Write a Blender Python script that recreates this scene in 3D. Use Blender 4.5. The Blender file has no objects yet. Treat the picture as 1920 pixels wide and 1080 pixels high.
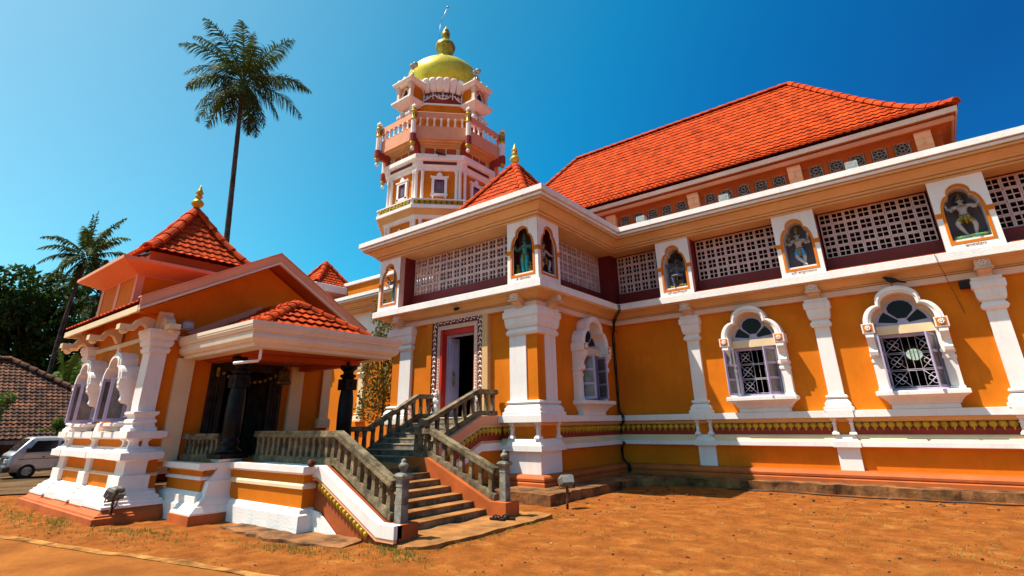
import bpy, bmesh, math, random
from mathutils import Vector, Matrix, noise
R = math.radians
rnd = random.Random(7)
C = bpy.context.scene.collection
S = bpy.context.scene

# ------------------------------------------------------------------ camera
cam = bpy.data.cameras.new('camera'); co = bpy.data.objects.new('camera', cam); C.objects.link(co)
cam.sensor_width = 36; cam.lens = 36*970.976/1920
cam.shift_y = -(540-440.97)/1920
cam.clip_end = 3000; cam.clip_start = .05
yaw, rx, roll = R(37.71848536), R(109.90900806), R(-0.88691268)
m = Matrix.Rotation(yaw, 4, 'Z') @ Matrix.Rotation(rx, 4, 'X') @ Matrix.Rotation(roll, 4, 'Z')
m.translation = (0, 0, 1.65)
co.matrix_world = m
S.camera = co

# ------------------------------------------------------------------ light
SUN = Vector((-.385, -.36, 1)).normalized()
w = bpy.data.worlds.new('World'); S.world = w; w.use_nodes = True
nt = w.node_tree; bg = nt.nodes['Background']
sky = nt.nodes.new('ShaderNodeTexSky'); sky.sky_type = 'NISHITA'; sky.sun_disc = False
sky.sun_elevation = math.asin(SUN.z); sky.sun_rotation = math.atan2(SUN.x, SUN.y)
sky.air_density = 1.0; sky.dust_density = 1.0; sky.ozone_density = 3.0; sky.altitude = 0
# deep polarised look: the sky darkens and turns purer blue away from the sun
tcw = nt.nodes.new('ShaderNodeTexCoord'); dt = nt.nodes.new('ShaderNodeVectorMath'); dt.operation = 'DOT_PRODUCT'
hv = Vector((SUN.x, SUN.y, 0)).normalized(); dt.inputs[1].default_value = (SUN+hv)*.5
nt.links.new(tcw.outputs['Generated'], dt.inputs[0])
mr = nt.nodes.new('ShaderNodeMapRange'); mr.inputs[1].default_value = -.6; mr.inputs[2].default_value = 1.1; nt.links.new(dt.outputs['Value'], mr.inputs[0])
rp = nt.nodes.new('ShaderNodeValToRGB'); rp.color_ramp.interpolation = 'EASE' if False else 'LINEAR'
stops = [(-.3, (.03, .45, .86)), (-.1, (.03, .72, 1.12)), (.1, (.06, 1.08, 1.30)), (.3, (.22, 1.25, 1.28)), (.45, (.50, 1.40, 1.30)), (.65, (.90, 1.50, 1.28)), (1.0, (1.5, 1.7, 1.4))]
el = rp.color_ramp.elements
while len(el) < len(stops): el.new(.5)
for e, (q, c) in zip(el, stops): e.position = (q+.6)/1.7; e.color = (*[v*.55 for v in c], 1)
nt.links.new(mr.outputs[0], rp.inputs[0])
mw = nt.nodes.new('ShaderNodeMixRGB'); mw.blend_type = 'MULTIPLY'; mw.inputs[0].default_value = 1
nt.links.new(sky.outputs[0], mw.inputs[1]); nt.links.new(rp.outputs[0], mw.inputs[2]); nt.links.new(mw.outputs[0], bg.inputs['Color'])
bg.inputs['Strength'].default_value = .15
sl = bpy.data.lights.new('sun', 'SUN'); sl.energy = 4.8; sl.angle = R(.5); sl.color = (1, .93, .82)
so = bpy.data.objects.new('sun', sl); C.objects.link(so)
so.rotation_euler = (-SUN).to_track_quat('-Z', 'Y').to_euler(); so.location = (0, 0, 40)
S.view_settings.view_transform = 'Standard'; S.view_settings.look = 'None'
S.view_settings.gamma = 1; S.view_settings.exposure = .72

# ------------------------------------------------------------------ materials
_M = {}
def mat(name, col, rough=.65, var=.10, vs=1.2, bump=.15, bs=60, metal=0, spec=.3, col2=None, stain=0, stcol=(.12, .09, .06), grime=0):
    if name in _M: return _M[name]
    M = bpy.data.materials.new(name); M.use_nodes = True; n = M.node_tree.nodes; l = M.node_tree.links
    b = n['Principled BSDF']; b.inputs['Roughness'].default_value = rough; b.inputs['Metallic'].default_value = metal
    b.inputs['Specular IOR Level'].default_value = spec
    tc = n.new('ShaderNodeNewGeometry')
    def nz(scale, det=4, rg=.6):
        t = n.new('ShaderNodeTexNoise'); t.inputs['Scale'].default_value = scale; t.inputs['Detail'].default_value = det
        t.inputs['Roughness'].default_value = rg; l.new(tc.outputs['Position'], t.inputs['Vector']); return t
    def ramp(src, a, c, ca=(0, 0, 0, 1), cb=(1, 1, 1, 1)):
        r = n.new('ShaderNodeValToRGB'); r.color_ramp.elements[0].position = a; r.color_ramp.elements[1].position = c
        r.color_ramp.elements[0].color = ca; r.color_ramp.elements[1].color = cb; l.new(src, r.inputs[0]); return r
    c2 = col2 or tuple(c*(1-var*2.2) for c in col); c1 = tuple(min(1, c*(1+var)) for c in col)
    r = ramp(nz(vs).outputs['Fac'], .35, .65, (*c2, 1), (*c1, 1))
    out = r.outputs[0]
    mp = n.new('ShaderNodeMixRGB'); mp.blend_type = 'MULTIPLY'; mp.inputs[0].default_value = 1
    r2 = ramp(nz(vs*9, 5, .7).outputs['Fac'], .3, .7, (1-var, 1-var, 1-var, 1), (1, 1, 1, 1))
    l.new(out, mp.inputs[1]); l.new(r2.outputs[0], mp.inputs[2]); out = mp.outputs[0]
    if stain:
        # vertical dribbles / weathering with a shape of their own
        mpn = n.new('ShaderNodeMapping'); mpn.inputs['Scale'].default_value = (5, 5, .5); l.new(tc.outputs['Position'], mpn.inputs['Vector'])
        t = n.new('ShaderNodeTexNoise'); t.inputs['Scale'].default_value = 1.1; t.inputs['Detail'].default_value = 6; t.inputs['Roughness'].default_value = .7
        l.new(mpn.outputs[0], t.inputs['Vector'])
        rr = ramp(t.outputs['Fac'], .52, .78, (0, 0, 0, 1), (stain, stain, stain, 1))
        mx = n.new('ShaderNodeMixRGB'); l.new(rr.outputs[0], mx.inputs[0]); l.new(out, mx.inputs[1]); mx.inputs[2].default_value = (*stcol, 1); out = mx.outputs[0]
    l.new(out, b.inputs['Base Color'])
    if bump:
        bp = n.new('ShaderNodeBump'); bp.inputs['Strength'].default_value = bump; bp.inputs['Distance'].default_value = .02
        l.new(nz(bs, 5, .7).outputs['Fac'], bp.inputs['Height']); l.new(bp.outputs[0], b.inputs['Normal'])
    _M[name] = M
    return M
ORANGE = mat('orange_paint', (.70, .183, .007), .75, .07, .7, .16, 45, spec=.12, stain=.34, stcol=(.40, .105, .012))
WHITE = mat('white_paint', (.87, .805, .755), .65, .035, 1.0, .14, 40, spec=.15, stain=.32, stcol=(.50, .37, .25))
WHITE2 = mat('rough_white_paint', (.87, .82, .775), .8, .03, 1.0, .5, 30, spec=.12, stain=.30, stcol=(.42, .34, .25))
CREAM = mat('cream_paint', (.80, .60, .36), .6, .04, 1.0, .08, 40)
PEACH = mat('peach_paint', (.72, .44, .19), .65, .05, .8, .08, 40, stain=.12, stcol=(.35, .16, .05))
SALMON = mat('salmon_paint', (.78, .33, .18), .65, .05, .8, .08, 40, stain=.15, stcol=(.4, .18, .1))
RUST = mat('rust_orange_paint', (.46, .078, .012), .7, spec=.12, var=.08) if False else mat('rust_orange_paint', (.46, .078, .012), .7, .08, .8, .12, 40, stain=.15, stcol=(.2, .05, .02))
PLINTH = mat('brick_red_paint', (.52, .115, .022), .65, .10, 1.5, .2, 35, stain=.3, stcol=(.28, .10, .03))
MAROON = mat('maroon_paint', (.17, .014, .012), .55, .10, 1.5, .08, 40)
RED = mat('red_paint', (.55, .028, .014), .5, .08, 1.5, .08, 40)
DMAR = mat('dark_red_paint', (.30, .028, .012), .55, .10, 1.5, .08, 40)
GOLD = mat('gold_paint', (.62, .40, .03), .42, .12, 3, .1, 40, metal=.25)
DOME = mat('dome_gold_paint', (.86, .62, .03), .34, .10, 1.2, .3, 14, metal=.35, spec=.5, stain=.25, stcol=(.45, .30, .02))
TILE = mat('new_roof_tile', (.62, .068, .010), .8, .2, 3.0, .3, 50, spec=.08, stain=.12, stcol=(.25, .05, .02))
OLDT = mat('old_roof_tile', (.25, .085, .035), .85, spec=.08, var=.45) if False else mat('old_roof_tile', (.19, .068, .03), .85, .45, 2.2, .4, 40, col2=(.05, .03, .022), stain=.5, stcol=(.035, .028, .022))
STONE = mat('weathered_stone', (.27, .20, .115), .9, .30, 5, .7, 30, spec=.1, stain=.6, stcol=(.08, .07, .05))
STONEG = mat('grey_stone', (.27, .25, .20), .9, .25, 6, .5, 40, stain=.6, stcol=(.12, .11, .1))
TREAD = mat('dusty_tread', (.38, .155, .038), .9, .2, 2.5, .3, 60)
LEDGE = mat('laterite_ledge', (.30, .125, .04), .95, .35, 2.0, .8, 14, stain=.5, stcol=(.07, .045, .02))
BLACK = mat('polished_black_stone', (.008, .0075, .0075), .4, .3, 4, .1, 50, spec=.15)
DWOOD = mat('dark_carved_wood', (.035, .02, .013), .5, .4, 6, .6, 25)
LAV = mat('lavender_paint', (.46, .39, .55), .5, .06, 2, .05, 40)
GREYV = mat('niche_grey_paint', (.15, .13, .16), .7, .08, 1.5, .1, 40)
LATT = mat('lattice_paint', (.66, .50, .49), .65, .08, 3, .15, 40, stain=.2, stcol=(.4, .25, .2))
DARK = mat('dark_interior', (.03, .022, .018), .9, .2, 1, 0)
FLOORM = mat('interior_floor', (.2, .16, .13), .5, .2, 1, 0)
METALG = mat('galvanised_metal', (.42, .42, .38), .45, .15, 6, .1, 30, metal=.6)
RUSTM = mat('rusty_metal', (.22, .10, .05), .8, .4, 8, .4, 40)
CABLE = mat('black_cable', (.012, .012, .012), .5, .1, 3, 0)
GLASS = mat('dark_glass', (.012, .013, .016), .25, .1, 2, 0, spec=.12)
BRASS = mat('old_brass', (.22, .15, .06), .4, .3, 6, .2, 30, metal=.7)

def tile_variation(M, cs, lo, hi):
    n = M.node_tree.nodes; l = M.node_tree.links; b = n['Principled BSDF']; src = b.inputs['Base Color'].links[0].from_socket
    g = n.new('ShaderNodeNewGeometry'); v = n.new('ShaderNodeTexVoronoi'); v.inputs['Scale'].default_value = cs; l.new(g.outputs['Position'], v.inputs['Vector'])
    sp = n.new('ShaderNodeSeparateColor'); l.new(v.outputs['Color'], sp.inputs[0]); r = n.new('ShaderNodeMapRange'); r.inputs[3].default_value = lo; r.inputs[4].default_value = hi; l.new(sp.outputs[0], r.inputs[0])
    mx = n.new('ShaderNodeVectorMath'); mx.operation = 'SCALE'; l.new(src, mx.inputs[0]); l.new(r.outputs[0], mx.inputs['Scale']); l.new(mx.outputs[0], b.inputs['Base Color'])
tile_variation(TILE, 4.2, .82, 1.06); tile_variation(OLDT, 4.2, .45, 1.5)
# ------------------------------------------------------------------ mesh builder
class MB:
    def __init__(s): s.bm = bmesh.new(); s.mi = 0
    def v(s, p): return s.bm.verts.new(p)
    def f(s, vs, sm=False):
        try: fc = s.bm.faces.new(vs)
        except ValueError: return None
        fc.material_index = s.mi; fc.smooth = sm; return fc
    def box(s, x0, x1, y0, y1, z0, z1):
        s.loft(x0, x1, y0, y1, [(0, z0), (0, z1)])
    def loft(s, x0, x1, y0, y1, prof, P=None):
        if x0 > x1: x0, x1 = x1, x0
        if y0 > y1: y0, y1 = y1, y0
        rings = []
        for o, z in prof:
            pts = [(x0-o, y0-o, z), (x1+o, y0-o, z), (x1+o, y1+o, z), (x0-o, y1+o, z)]
            rings.append([s.v(P(*p) if P else p) for p in pts])
        for a, b in zip(rings, rings[1:]):
            for i in range(4): s.f([a[i], a[(i+1) % 4], b[(i+1) % 4], b[i]])
        s.f(rings[0][::-1]); s.f(rings[-1])
    def pbox(s, P, a0, a1, d0, d1, z0, z1): s.loft(a0, a1, d0, d1, [(0, z0), (0, z1)], P)
    def prism(s, pts, e):          # pts: 3-D polygon, e: extrusion vector
        e = Vector(e); a = [s.v(p) for p in pts]; b = [s.v(Vector(p)+e) for p in pts]
        s.f(a[::-1]); s.f(b)
        for i in range(len(a)): s.f([a[i], a[(i+1) % len(a)], b[(i+1) % len(a)], b[i]])
    def pprism(s, P, poly, d0, d1):   # poly in (a,z)
        a = [s.v(P(x, d0, z)) for x, z in poly]; b = [s.v(P(x, d1, z)) for x, z in poly]
        s.f(a); s.f(b[::-1])
        for i in range(len(a)): s.f([a[i], a[(i+1) % len(a)], b[(i+1) % len(a)], b[i]])
    def dprism(s, P, poly, a0, a1):   # poly in (d,z) extruded along the wall
        a = [s.v(P(a0, d, z)) for d, z in poly]; b = [s.v(P(a1, d, z)) for d, z in poly]
        s.f(a); s.f(b[::-1])
        for i in range(len(a)): s.f([a[i], a[(i+1) % len(a)], b[(i+1) % len(a)], b[i]])
    def ring(s, P, ca, cb, d0, d1, closed=False):   # band between two curves (a,z) of equal length
        n = len(ca); q = [[s.v(P(x, d, z)) for x, z in c] for c, d in ((ca, d0), (ca, d1), (cb, d1), (cb, d0))]
        m_ = n if closed else n-1
        for k in range(4):
            A, B = q[k], q[(k+1) % 4]
            for i in range(m_): s.f([A[i], A[(i+1) % n], B[(i+1) % n], B[i]])
        if not closed:
            for i in (0, n-1): s.f([q[k][i] for k in range(4)])
    def lathe(s, prof, c, n=20, sm=True, a0=0, sx=1, sy=1):
        rings = []
        for r, z in prof:
            rings.append([s.v((c[0]+r*sx*math.cos(a0+2*math.pi*i/n), c[1]+r*sy*math.sin(a0+2*math.pi*i/n), c[2]+z)) for i in range(n)])
        for a, b in zip(rings, rings[1:]):
            for i in range(n): s.f([a[i], a[(i+1) % n], b[(i+1) % n], b[i]], sm)
        s.f(rings[0][::-1]); s.f(rings[-1])
    def tube(s, pts, r, n=6, sm=True):
        pts = [Vector(p) for p in pts]; rr = r if isinstance(r, (list, tuple)) else [r]*len(pts)
        rings = []
        for i, p in enumerate(pts):
            t = (pts[min(i+1, len(pts)-1)]-pts[max(i-1, 0)]).normalized()
            up = Vector((0, 0, 1)) if abs(t.z) < .95 else Vector((1, 0, 0))
            x = t.cross(up).normalized(); y = t.cross(x)
            rings.append([s.v(p+(x*math.cos(2*math.pi*k/n)+y*math.sin(2*math.pi*k/n))*rr[i]) for k in range(n)])
        for a, b in zip(rings, rings[1:]):
            for i in range(n): s.f([a[i], a[(i+1) % n], b[(i+1) % n], b[i]], sm)
        s.f(rings[0][::-1]); s.f(rings[-1])
    def sweep(s, path, prof, segs=None, closed=False):   # outside lies LEFT of travel
        path = [Vector(p) for p in path]; N = len(path)
        def nrm(i):
            t = (path[(i+1) % N]-path[i % N]).normalized(); return Vector((-t.y, t.x))
        def pt(i, d, z):
            if closed: n0, n1 = nrm((i-1) % N), nrm(i)
            else:
                n0 = nrm(i-1) if i > 0 else nrm(i); n1 = nrm(i) if i < N-1 else nrm(i-1)
            mm = n0+n1; mm = mm/mm.dot(n0) if mm.length > 1e-6 else n0
            p = path[i % N]+mm*d; return (p.x, p.y, z)
        cnt = N if closed else N-1
        for i in (segs if segs is not None else range(cnt)):
            A = [s.v(pt(i, d, z)) for d, z in prof]; B = [s.v(pt((i+1) % N if closed else i+1, d, z)) for d, z in prof]
            for k in range(len(prof)-1): s.f([A[k], B[k], B[k+1], A[k+1]])
            if not closed:
                s.f(A); s.f(B[::-1])
    def ico(s, c, r, sub=1, sq=(1, 1, 1), jit=0):
        t = bmesh.ops.create_icosphere(s.bm, subdivisions=sub, radius=1)
        for v_ in t['verts']:
            k = 1+rnd.uniform(-jit, jit); v_.co = Vector((c[0]+v_.co.x*r*sq[0]*k, c[1]+v_.co.y*r*sq[1]*k, c[2]+v_.co.z*r*sq[2]*k))
        for f_ in {f for v_ in t['verts'] for f in v_.link_faces}: f_.material_index = s.mi; f_.smooth = True
    def build(s, name, mats, parent=None, recalc=True):
        me = bpy.data.meshes.new(name)
        if recalc: bmesh.ops.recalc_face_normals(s.bm, faces=s.bm.faces)
        off = Vector((0, 0, 0)); p = parent
        while p is not None: off += p.location; p = p.parent
        if off.length > 0:
            for v_ in s.bm.verts: v_.co -= off
        s.bm.to_mesh(me); s.bm.free()
        for m_ in (mats if isinstance(mats, (list, tuple)) else [mats]): me.materials.append(m_)
        o = bpy.data.objects.new(name, me); C.objects.link(o)
        if parent is not None: o.parent = parent
        return o
def thing(name, label, cat, loc=(0, 0, 0), group=None):
    o = bpy.data.objects.new(name, None); C.objects.link(o); o.location = loc; o.empty_display_size = .3
    return tag(o, label, cat, group)
def tag(o, label, cat, group=None):
    o['label'] = label; o['category'] = cat
    if group: o['group'] = group
    return o
def copy_tree(o, parent=None):
    c = o.copy(); C.objects.link(c)
    if parent is not None: c.parent = parent
    for ch in list(o.children): copy_tree(ch, c)
    return c
def FY(x0, y0): return lambda a, d, z: (x0+a, y0-d, z)      # wall facing -Y
def FX(x0, y0): return lambda a, d, z: (x0+d, y0+a, z)      # wall facing +X
def trefoil(b, zs, zn, zt, bn=None, n=8):
    bn = bn or .58*b; pts = []
    for i in range(n+1):
        t = math.pi/2*i/n; pts.append((bn+(b-bn)*math.cos(t), zs+(zn-zs)*math.sin(t)))
    m_ = 2*n
    for i in range(1, m_):
        t = math.pi*i/m_; pts.append((bn*math.cos(t)*(1.0 + .08*math.sin(2*t)**2), zn+(zt-zn)*math.sin(t)))
    for i in range(n+1):
        t = math.pi/2*(1-i/n); pts.append((-bn-(b-bn)*math.cos(t), zs+(zn-zs)*math.sin(t)))
    return pts

# ------------------------------------------------------------------ tile roofs
def tile_side(mb, o, u, inw, L, prof, D, trL, trR, p=.25, row=.36, A=.014, lift=.072):
    o = Vector(o); u = Vector((*u, 0)); inw = Vector((*inw, 0))
    def zf(t):
        for (t0, z0), (t1, z1) in zip(prof, prof[1:]):
            if t <= t1+1e-9: return z0+(z1-z0)*(t-t0)/(t1-t0)
        return prof[-1][1]
    ts = [i/400 for i in range(401)]; ln = [0]
    for a, b in zip(ts, ts[1:]): ln.append(ln[-1]+math.hypot((b-a)*D, zf(b)-zf(a)))
    n = max(2, round(ln[-1]/row)); tt = []
    for k in range(n+1):
        g = ln[-1]*k/n
        j = next(i for i, q in enumerate(ln) if q >= g-1e-6); tt.append(ts[j])
    st = p/6
    for t0, t1 in zip(tt, tt[1:]):
        l0, r0, l1, r1 = trL*t0, L-trR*t0, trL*t1, L-trR*t1
        if r0-l0 < .02: continue
        us = [l0]+[k*st for k in range(int(math.floor(l0/st))+1, int(math.ceil(r0/st))) if l0+1e-4 < k*st < r0-1e-4]+[r0]
        jit = rnd.uniform(-.006, .006)
        e = .05; sl_ = (zf(min(1, t0+.02))-zf(t0))/(.02*D) if t0 < .98 else (zf(t0)-zf(t0-.02))/(.02*D); k_ = 1/math.hypot(1, sl_)
        dj = [rnd.uniform(-.008, .008) for _ in range(int((r0-l0)/p)+3)]
        def pt(uu, t, lf, down=0):
            q = o+u*uu+inw*(t*D-down*k_); wv = A*math.cos(2*math.pi*uu/p)+.35*A*math.cos(4*math.pi*uu/p+.6)
            return (q.x, q.y, q.z+zf(t)-down*k_*sl_+lf+wv)
        ex = lambda uu: e+dj[int((uu-l0)/p)]
        z0 = [mb.v(pt(uu, t0, .035, -.14)) for uu in us]
        c0 = [mb.v(pt(uu, t0, lift+jit-.016, ex(uu))) for uu in us]
        a = [mb.v(pt(uu, t0, lift+jit, ex(uu))) for uu in us]
        ov = .12 if t1 < .97 else 0
        if r1-l1 < .01: b = [mb.v(pt((l1+r1)/2, t1, .004)) for uu in us]
        else: b = [mb.v(pt(min(max(uu, l1), r1), t1, -.012, -ov)) for uu in us]
        for i in range(len(us)-1):
            mb.f([z0[i], z0[i+1], c0[i+1], c0[i]]); mb.f([c0[i], c0[i+1], a[i+1], a[i]]); mb.f([a[i], a[i+1], b[i+1], b[i]])
def caps(mb, pts, r=.13, seg=.42):
    pts = [Vector(p) for p in pts]
    d = [0]
    for a, b in zip(pts, pts[1:]): d.append(d[-1]+(b-a).length)
    def at(s):
        for i in range(len(pts)-1):
            if s <= d[i+1]+1e-6: return pts[i].lerp(pts[i+1], (s-d[i])/(d[i+1]-d[i]))
        return pts[-1]
    n = max(1, round(d[-1]/seg))
    for k in range(n):
        a, b = at(d[-1]*k/n), at(min(d[-1], d[-1]*(k+1)/n+.05)); t = (b-a).normalized()
        x = t.cross(Vector((0, 0, 1))).normalized(); y = x.cross(t).normalized()
        rings = []
        for q, rr in ((a, r*.7), (a, r*1.15), (b, r*.9)):
            rings.append([mb.v(q+x*math.cos(math.pi*i/6)*rr*1.1+y*(math.sin(math.pi*i/6)*rr-.03)) for i in range(7)])
        for A_, B_ in zip(rings, rings[1:]):
            for i in range(6): mb.f([A_[i], A_[i+1], B_[i+1], B_[i]])
def hip_roof(parent, x0, x1, y0, y1, z, prof, p=.25, row=.36, matl=None, name='roof', sides='SENW', capr=.13):
    """prof: (t, dz) t=0 eave .. 1 ridge"""
    lx, ly = x1-x0, y1-y0; h = min(lx, ly)/2
    mb = MB()
    sq = abs(lx-ly) < .05
    tx = h if not sq else lx/2; ty = h if not sq else ly/2
    if 'S' in sides: tile_side(mb, (x0, y0, z), (1, 0), (0, 1), lx, prof, ty, tx, tx, p, row)
    if 'E' in sides: tile_side(mb, (x1, y0, z), (0, 1), (-1, 0), ly, prof, tx, ty, ty, p, row)
    if 'N' in sides: tile_side(mb, (x1, y1, z), (-1, 0), (0, -1), lx, prof, ty, tx, tx, p, row)
    if 'W' in sides: tile_side(mb, (x0, y1, z), (0, -1), (1, 0), ly, prof, tx, ty, ty, p, row)
    o = mb.build(name, matl or TILE, parent)
    cb = MB()
    for cx, cy, sx, sy in ((x0, y0, 1, 1), (x1, y0, -1, 1), (x1, y1, -1, -1), (x0, y1, 1, -1)):
        caps(cb, [(cx+sx*t*h, cy+sy*t*h, z+dz+.04) for t, dz in prof], capr)
    if lx-ly > .1: caps(cb, [(x0+h, (y0+y1)/2, z+prof[-1][1]+.03), (x1-h, (y0+y1)/2, z+prof[-1][1]+.03)], capr)
    if ly-lx > .1: caps(cb, [((x0+x1)/2, y0+h, z+prof[-1][1]+.03), ((x0+x1)/2, y1-h, z+prof[-1][1]+.03)], capr)
    cb.build('ridge_tiles', matl or TILE, o)
    return o
def finial(parent, c, h, matl=None, name='finial'):
    b = MB(); s = h
    b.lathe([(.10*s, 0), (.12*s, .03*s), (.09*s, .08*s), (.06*s, .12*s), (.10*s, .17*s), (.18*s, .26*s), (.19*s, .33*s), (.12*s, .42*s), (.06*s, .46*s), (.09*s, .5*s), (.12*s, .55*s), (.08*s, .61*s), (.05*s, .63*s), (.11*s, .66*s), (.12*s, .68*s), (.07*s, .78*s), (.03*s, .9*s), (.002, s)], c, 14)
    return b.build(name, matl or GOLD, parent)
# ------------------------------------------------------------------ shared wall pieces
PIL = [(.15, 1.81), (.15, 1.90), (.11, 1.92), (.11, 1.99), (.05, 2.08), (.0, 2.10), (.05, 2.115), (.07, 2.15), (.05, 2.19), (0, 2.20),
       (0, 3.90), (.045, 3.92), (.075, 3.98), (.045, 4.05), (.02, 4.07), (.02, 4.10), (.06, 4.12), (.085, 4.20), (.10, 4.34), (.10, 4.37), (.135, 4.41), (.135, 4.56), (.10, 4.58), (.10, 4.655)]
def wall_holes(mb, P, a0, a1, z0, z1, holes, d0=-.3, d1=0):
    xs = sorted({a0, a1, *[h[0] for h in holes], *[h[1] for h in holes]})
    for x0, x1 in zip(xs, xs[1:]):
        hh = sorted([(h[2], h[3]) for h in holes if h[0] <= x0+1e-6 and h[1] >= x1-1e-6])
        z = z0
        for q0, q1 in hh:
            if q0 > z: mb.pbox(P, x0, x1, d0, d1, z, q0)
            z = q1
        if z < z1: mb.pbox(P, x0, x1, d0, d1, z, z1)
def colonette(mb, P, a, d0=.0):
    mb.loft(a-.035, a+.035, d0, d0+.10, [(.045, 1.255), (.045, 1.29), (.015, 1.33), (0, 1.36), (0, 1.50), (.015, 1.505), (.02, 1.52), (.0, 1.53), (.0, 1.57), (.03, 1.60), (.035, 1.655)], P)
PETAL = [(-.04, 0), (.04, 0), (.066, -.025), (.078, -.065), (.066, -.105), (.03, -.14), (.012, -.165), (.017, -.185), (0, -.20), (-.017, -.185), (-.012, -.165), (-.03, -.14), (-.066, -.105), (-.078, -.065), (-.066, -.025)]
def petals(parent, P, a0, a1, z=1.545, d=.015, name='petal_frieze'):
    mb = MB(); n = max(1, round((a1-a0)/.172))
    st = (a1-a0)/n
    for k in range(n):
        c = a0+(k+.5)*st; sc = st/.160
        fr = [mb.v(P(c+x*sc, d, z+y)) for x, y in PETAL]; ce = mb.v(P(c, d+.075, z-.06))
        md = [mb.v(P(c+x*sc*.6, d+.06, z-.06+(y+.06)*.6)) for x, y in PETAL]
        for i in range(len(fr)):
            j = (i+1) % len(fr); mb.f([fr[i], fr[j], md[j], md[i]], True); mb.f([md[i], md[j], ce], True)
    return mb.build(name, GOLD, parent)
def corbel(parent, P, a, z1=5.04, s=1.15):
    mb = MB()
    mb.dprism(P, [(.05, z1-.40*s), (.12, z1-.42*s), (.20, z1-.36*s), (.22, z1-.29*s), (.30, z1-.25*s), (.40, z1-.22*s), (.05, z1-.18*s)], a-.11*s, a+.11*s)
    mb.pbox(P, a-.15*s, a+.15*s, .05, .50, z1-.215*s, z1-.185*s)
    mb.pbox(P, a-.125*s, a+.125*s, .05, .46, z1-.183*s, z1-.004)
    o = mb.build('corbel', SALMON if False else CORB, parent)
    fb = MB()
    for k in range(6):
        t = math.pi/3*k; c = P(a+.05*s*math.cos(t), .465, z1-.095*s+.05*s*math.sin(t)); fb.ico(c, .03*s, 1)
    fb.ico(P(a, .47, z1-.095*s), .022*s, 1)
    fb.build('flower', WHITE, o)
    return o
CORB = mat('corbel_paint', (.74, .52, .36), .6, .08, 3, .2, 40, stain=.25, stcol=(.35, .2, .1))

def quatrefoil_grille(parent, P, a0, a1, z0, z1, d, nm='window_grille'):
    mb = MB(); r = .0062
    L = lambda p, q: mb.tube([P(*p), P(*q)], r, 5)
    W, Hh = a1-a0, z1-z0
    cw = W*.36; gw = W-2*cw
    xs = [a0, a0+cw, a0+cw+gw/2, a1-cw, a1]
    for x in xs: L((x, d, z0), (x, d, z1))
    rows = 3; rh = Hh/rows
    for k in range(rows+1): L((a0, d, z0+k*rh), (a1, d, z0+k*rh))
    for k in range(rows): L((a0, d, z0+k*rh+.08*rh), (a1, d, z0+k*rh+.08*rh))
    for c0 in (a0, a1-cw):
        for k in range(rows):
            cx, cz = c0+cw/2, z0+(k+.54)*rh; e = min(cw, rh*.92)/2
            L((c0, d, cz-e), (c0+cw, d, cz+e)); L((c0, d, cz+e), (c0+cw, d, cz-e))
            for q in range(4):
                t = math.pi/2*q; px, pz = cx+math.cos(t)*e*.36, cz+math.sin(t)*e*.36
                mb.tube([P(px+math.cos(j*math.pi/5)*e*.30, d, pz+math.sin(j*math.pi/5)*e*.30) for j in range(11)], r, 5)
            mb.ico(P(cx, d, cz), .022, 1)
    return mb.build(nm, mat('grille_paint', (.62, .56, .62), .4, .05, 3, 0), parent)
def shutter(parent, P, hinge, z0, z1, w_, ang, sgn, bars=2):
    """leaf hinged at (a,d)=hinge opening outward by ang; sgn=+1 leaf extends to +a when closed"""
    ca, sa = math.cos(ang)*sgn, math.sin(ang)
    Q = lambda a, d, z: P(hinge[0]+a*ca-d*sa*sgn*0 + (-sa*0), hinge[1]+a*sa+d*math.cos(ang), z) if False else P(hinge[0]+a*ca-d*sa*sgn, hinge[1]+a*sa+d*math.cos(ang), z)
    mb = MB(); t = .035
    mb.pbox(Q, 0, .06, 0, t, z0, z1); mb.pbox(Q, w_-.06, w_, 0, t, z0, z1)
    n = bars+1
    for k in range(n+1):
        zz = z0+(z1-z0-.06)*k/n; mb.pbox(Q, .06, w_-.06, .002, t-.002, zz, zz+.06)
    o = mb.build('shutter', LAV, parent)
    g = MB(); g.pbox(Q, .06, w_-.06, .012, .018, z0+.06, z1-.06)
    g.build('pane', mat('frosted_pane', (.20, .17, .16), .25, .2, 4, 0, spec=.5), o)
    return o
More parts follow.
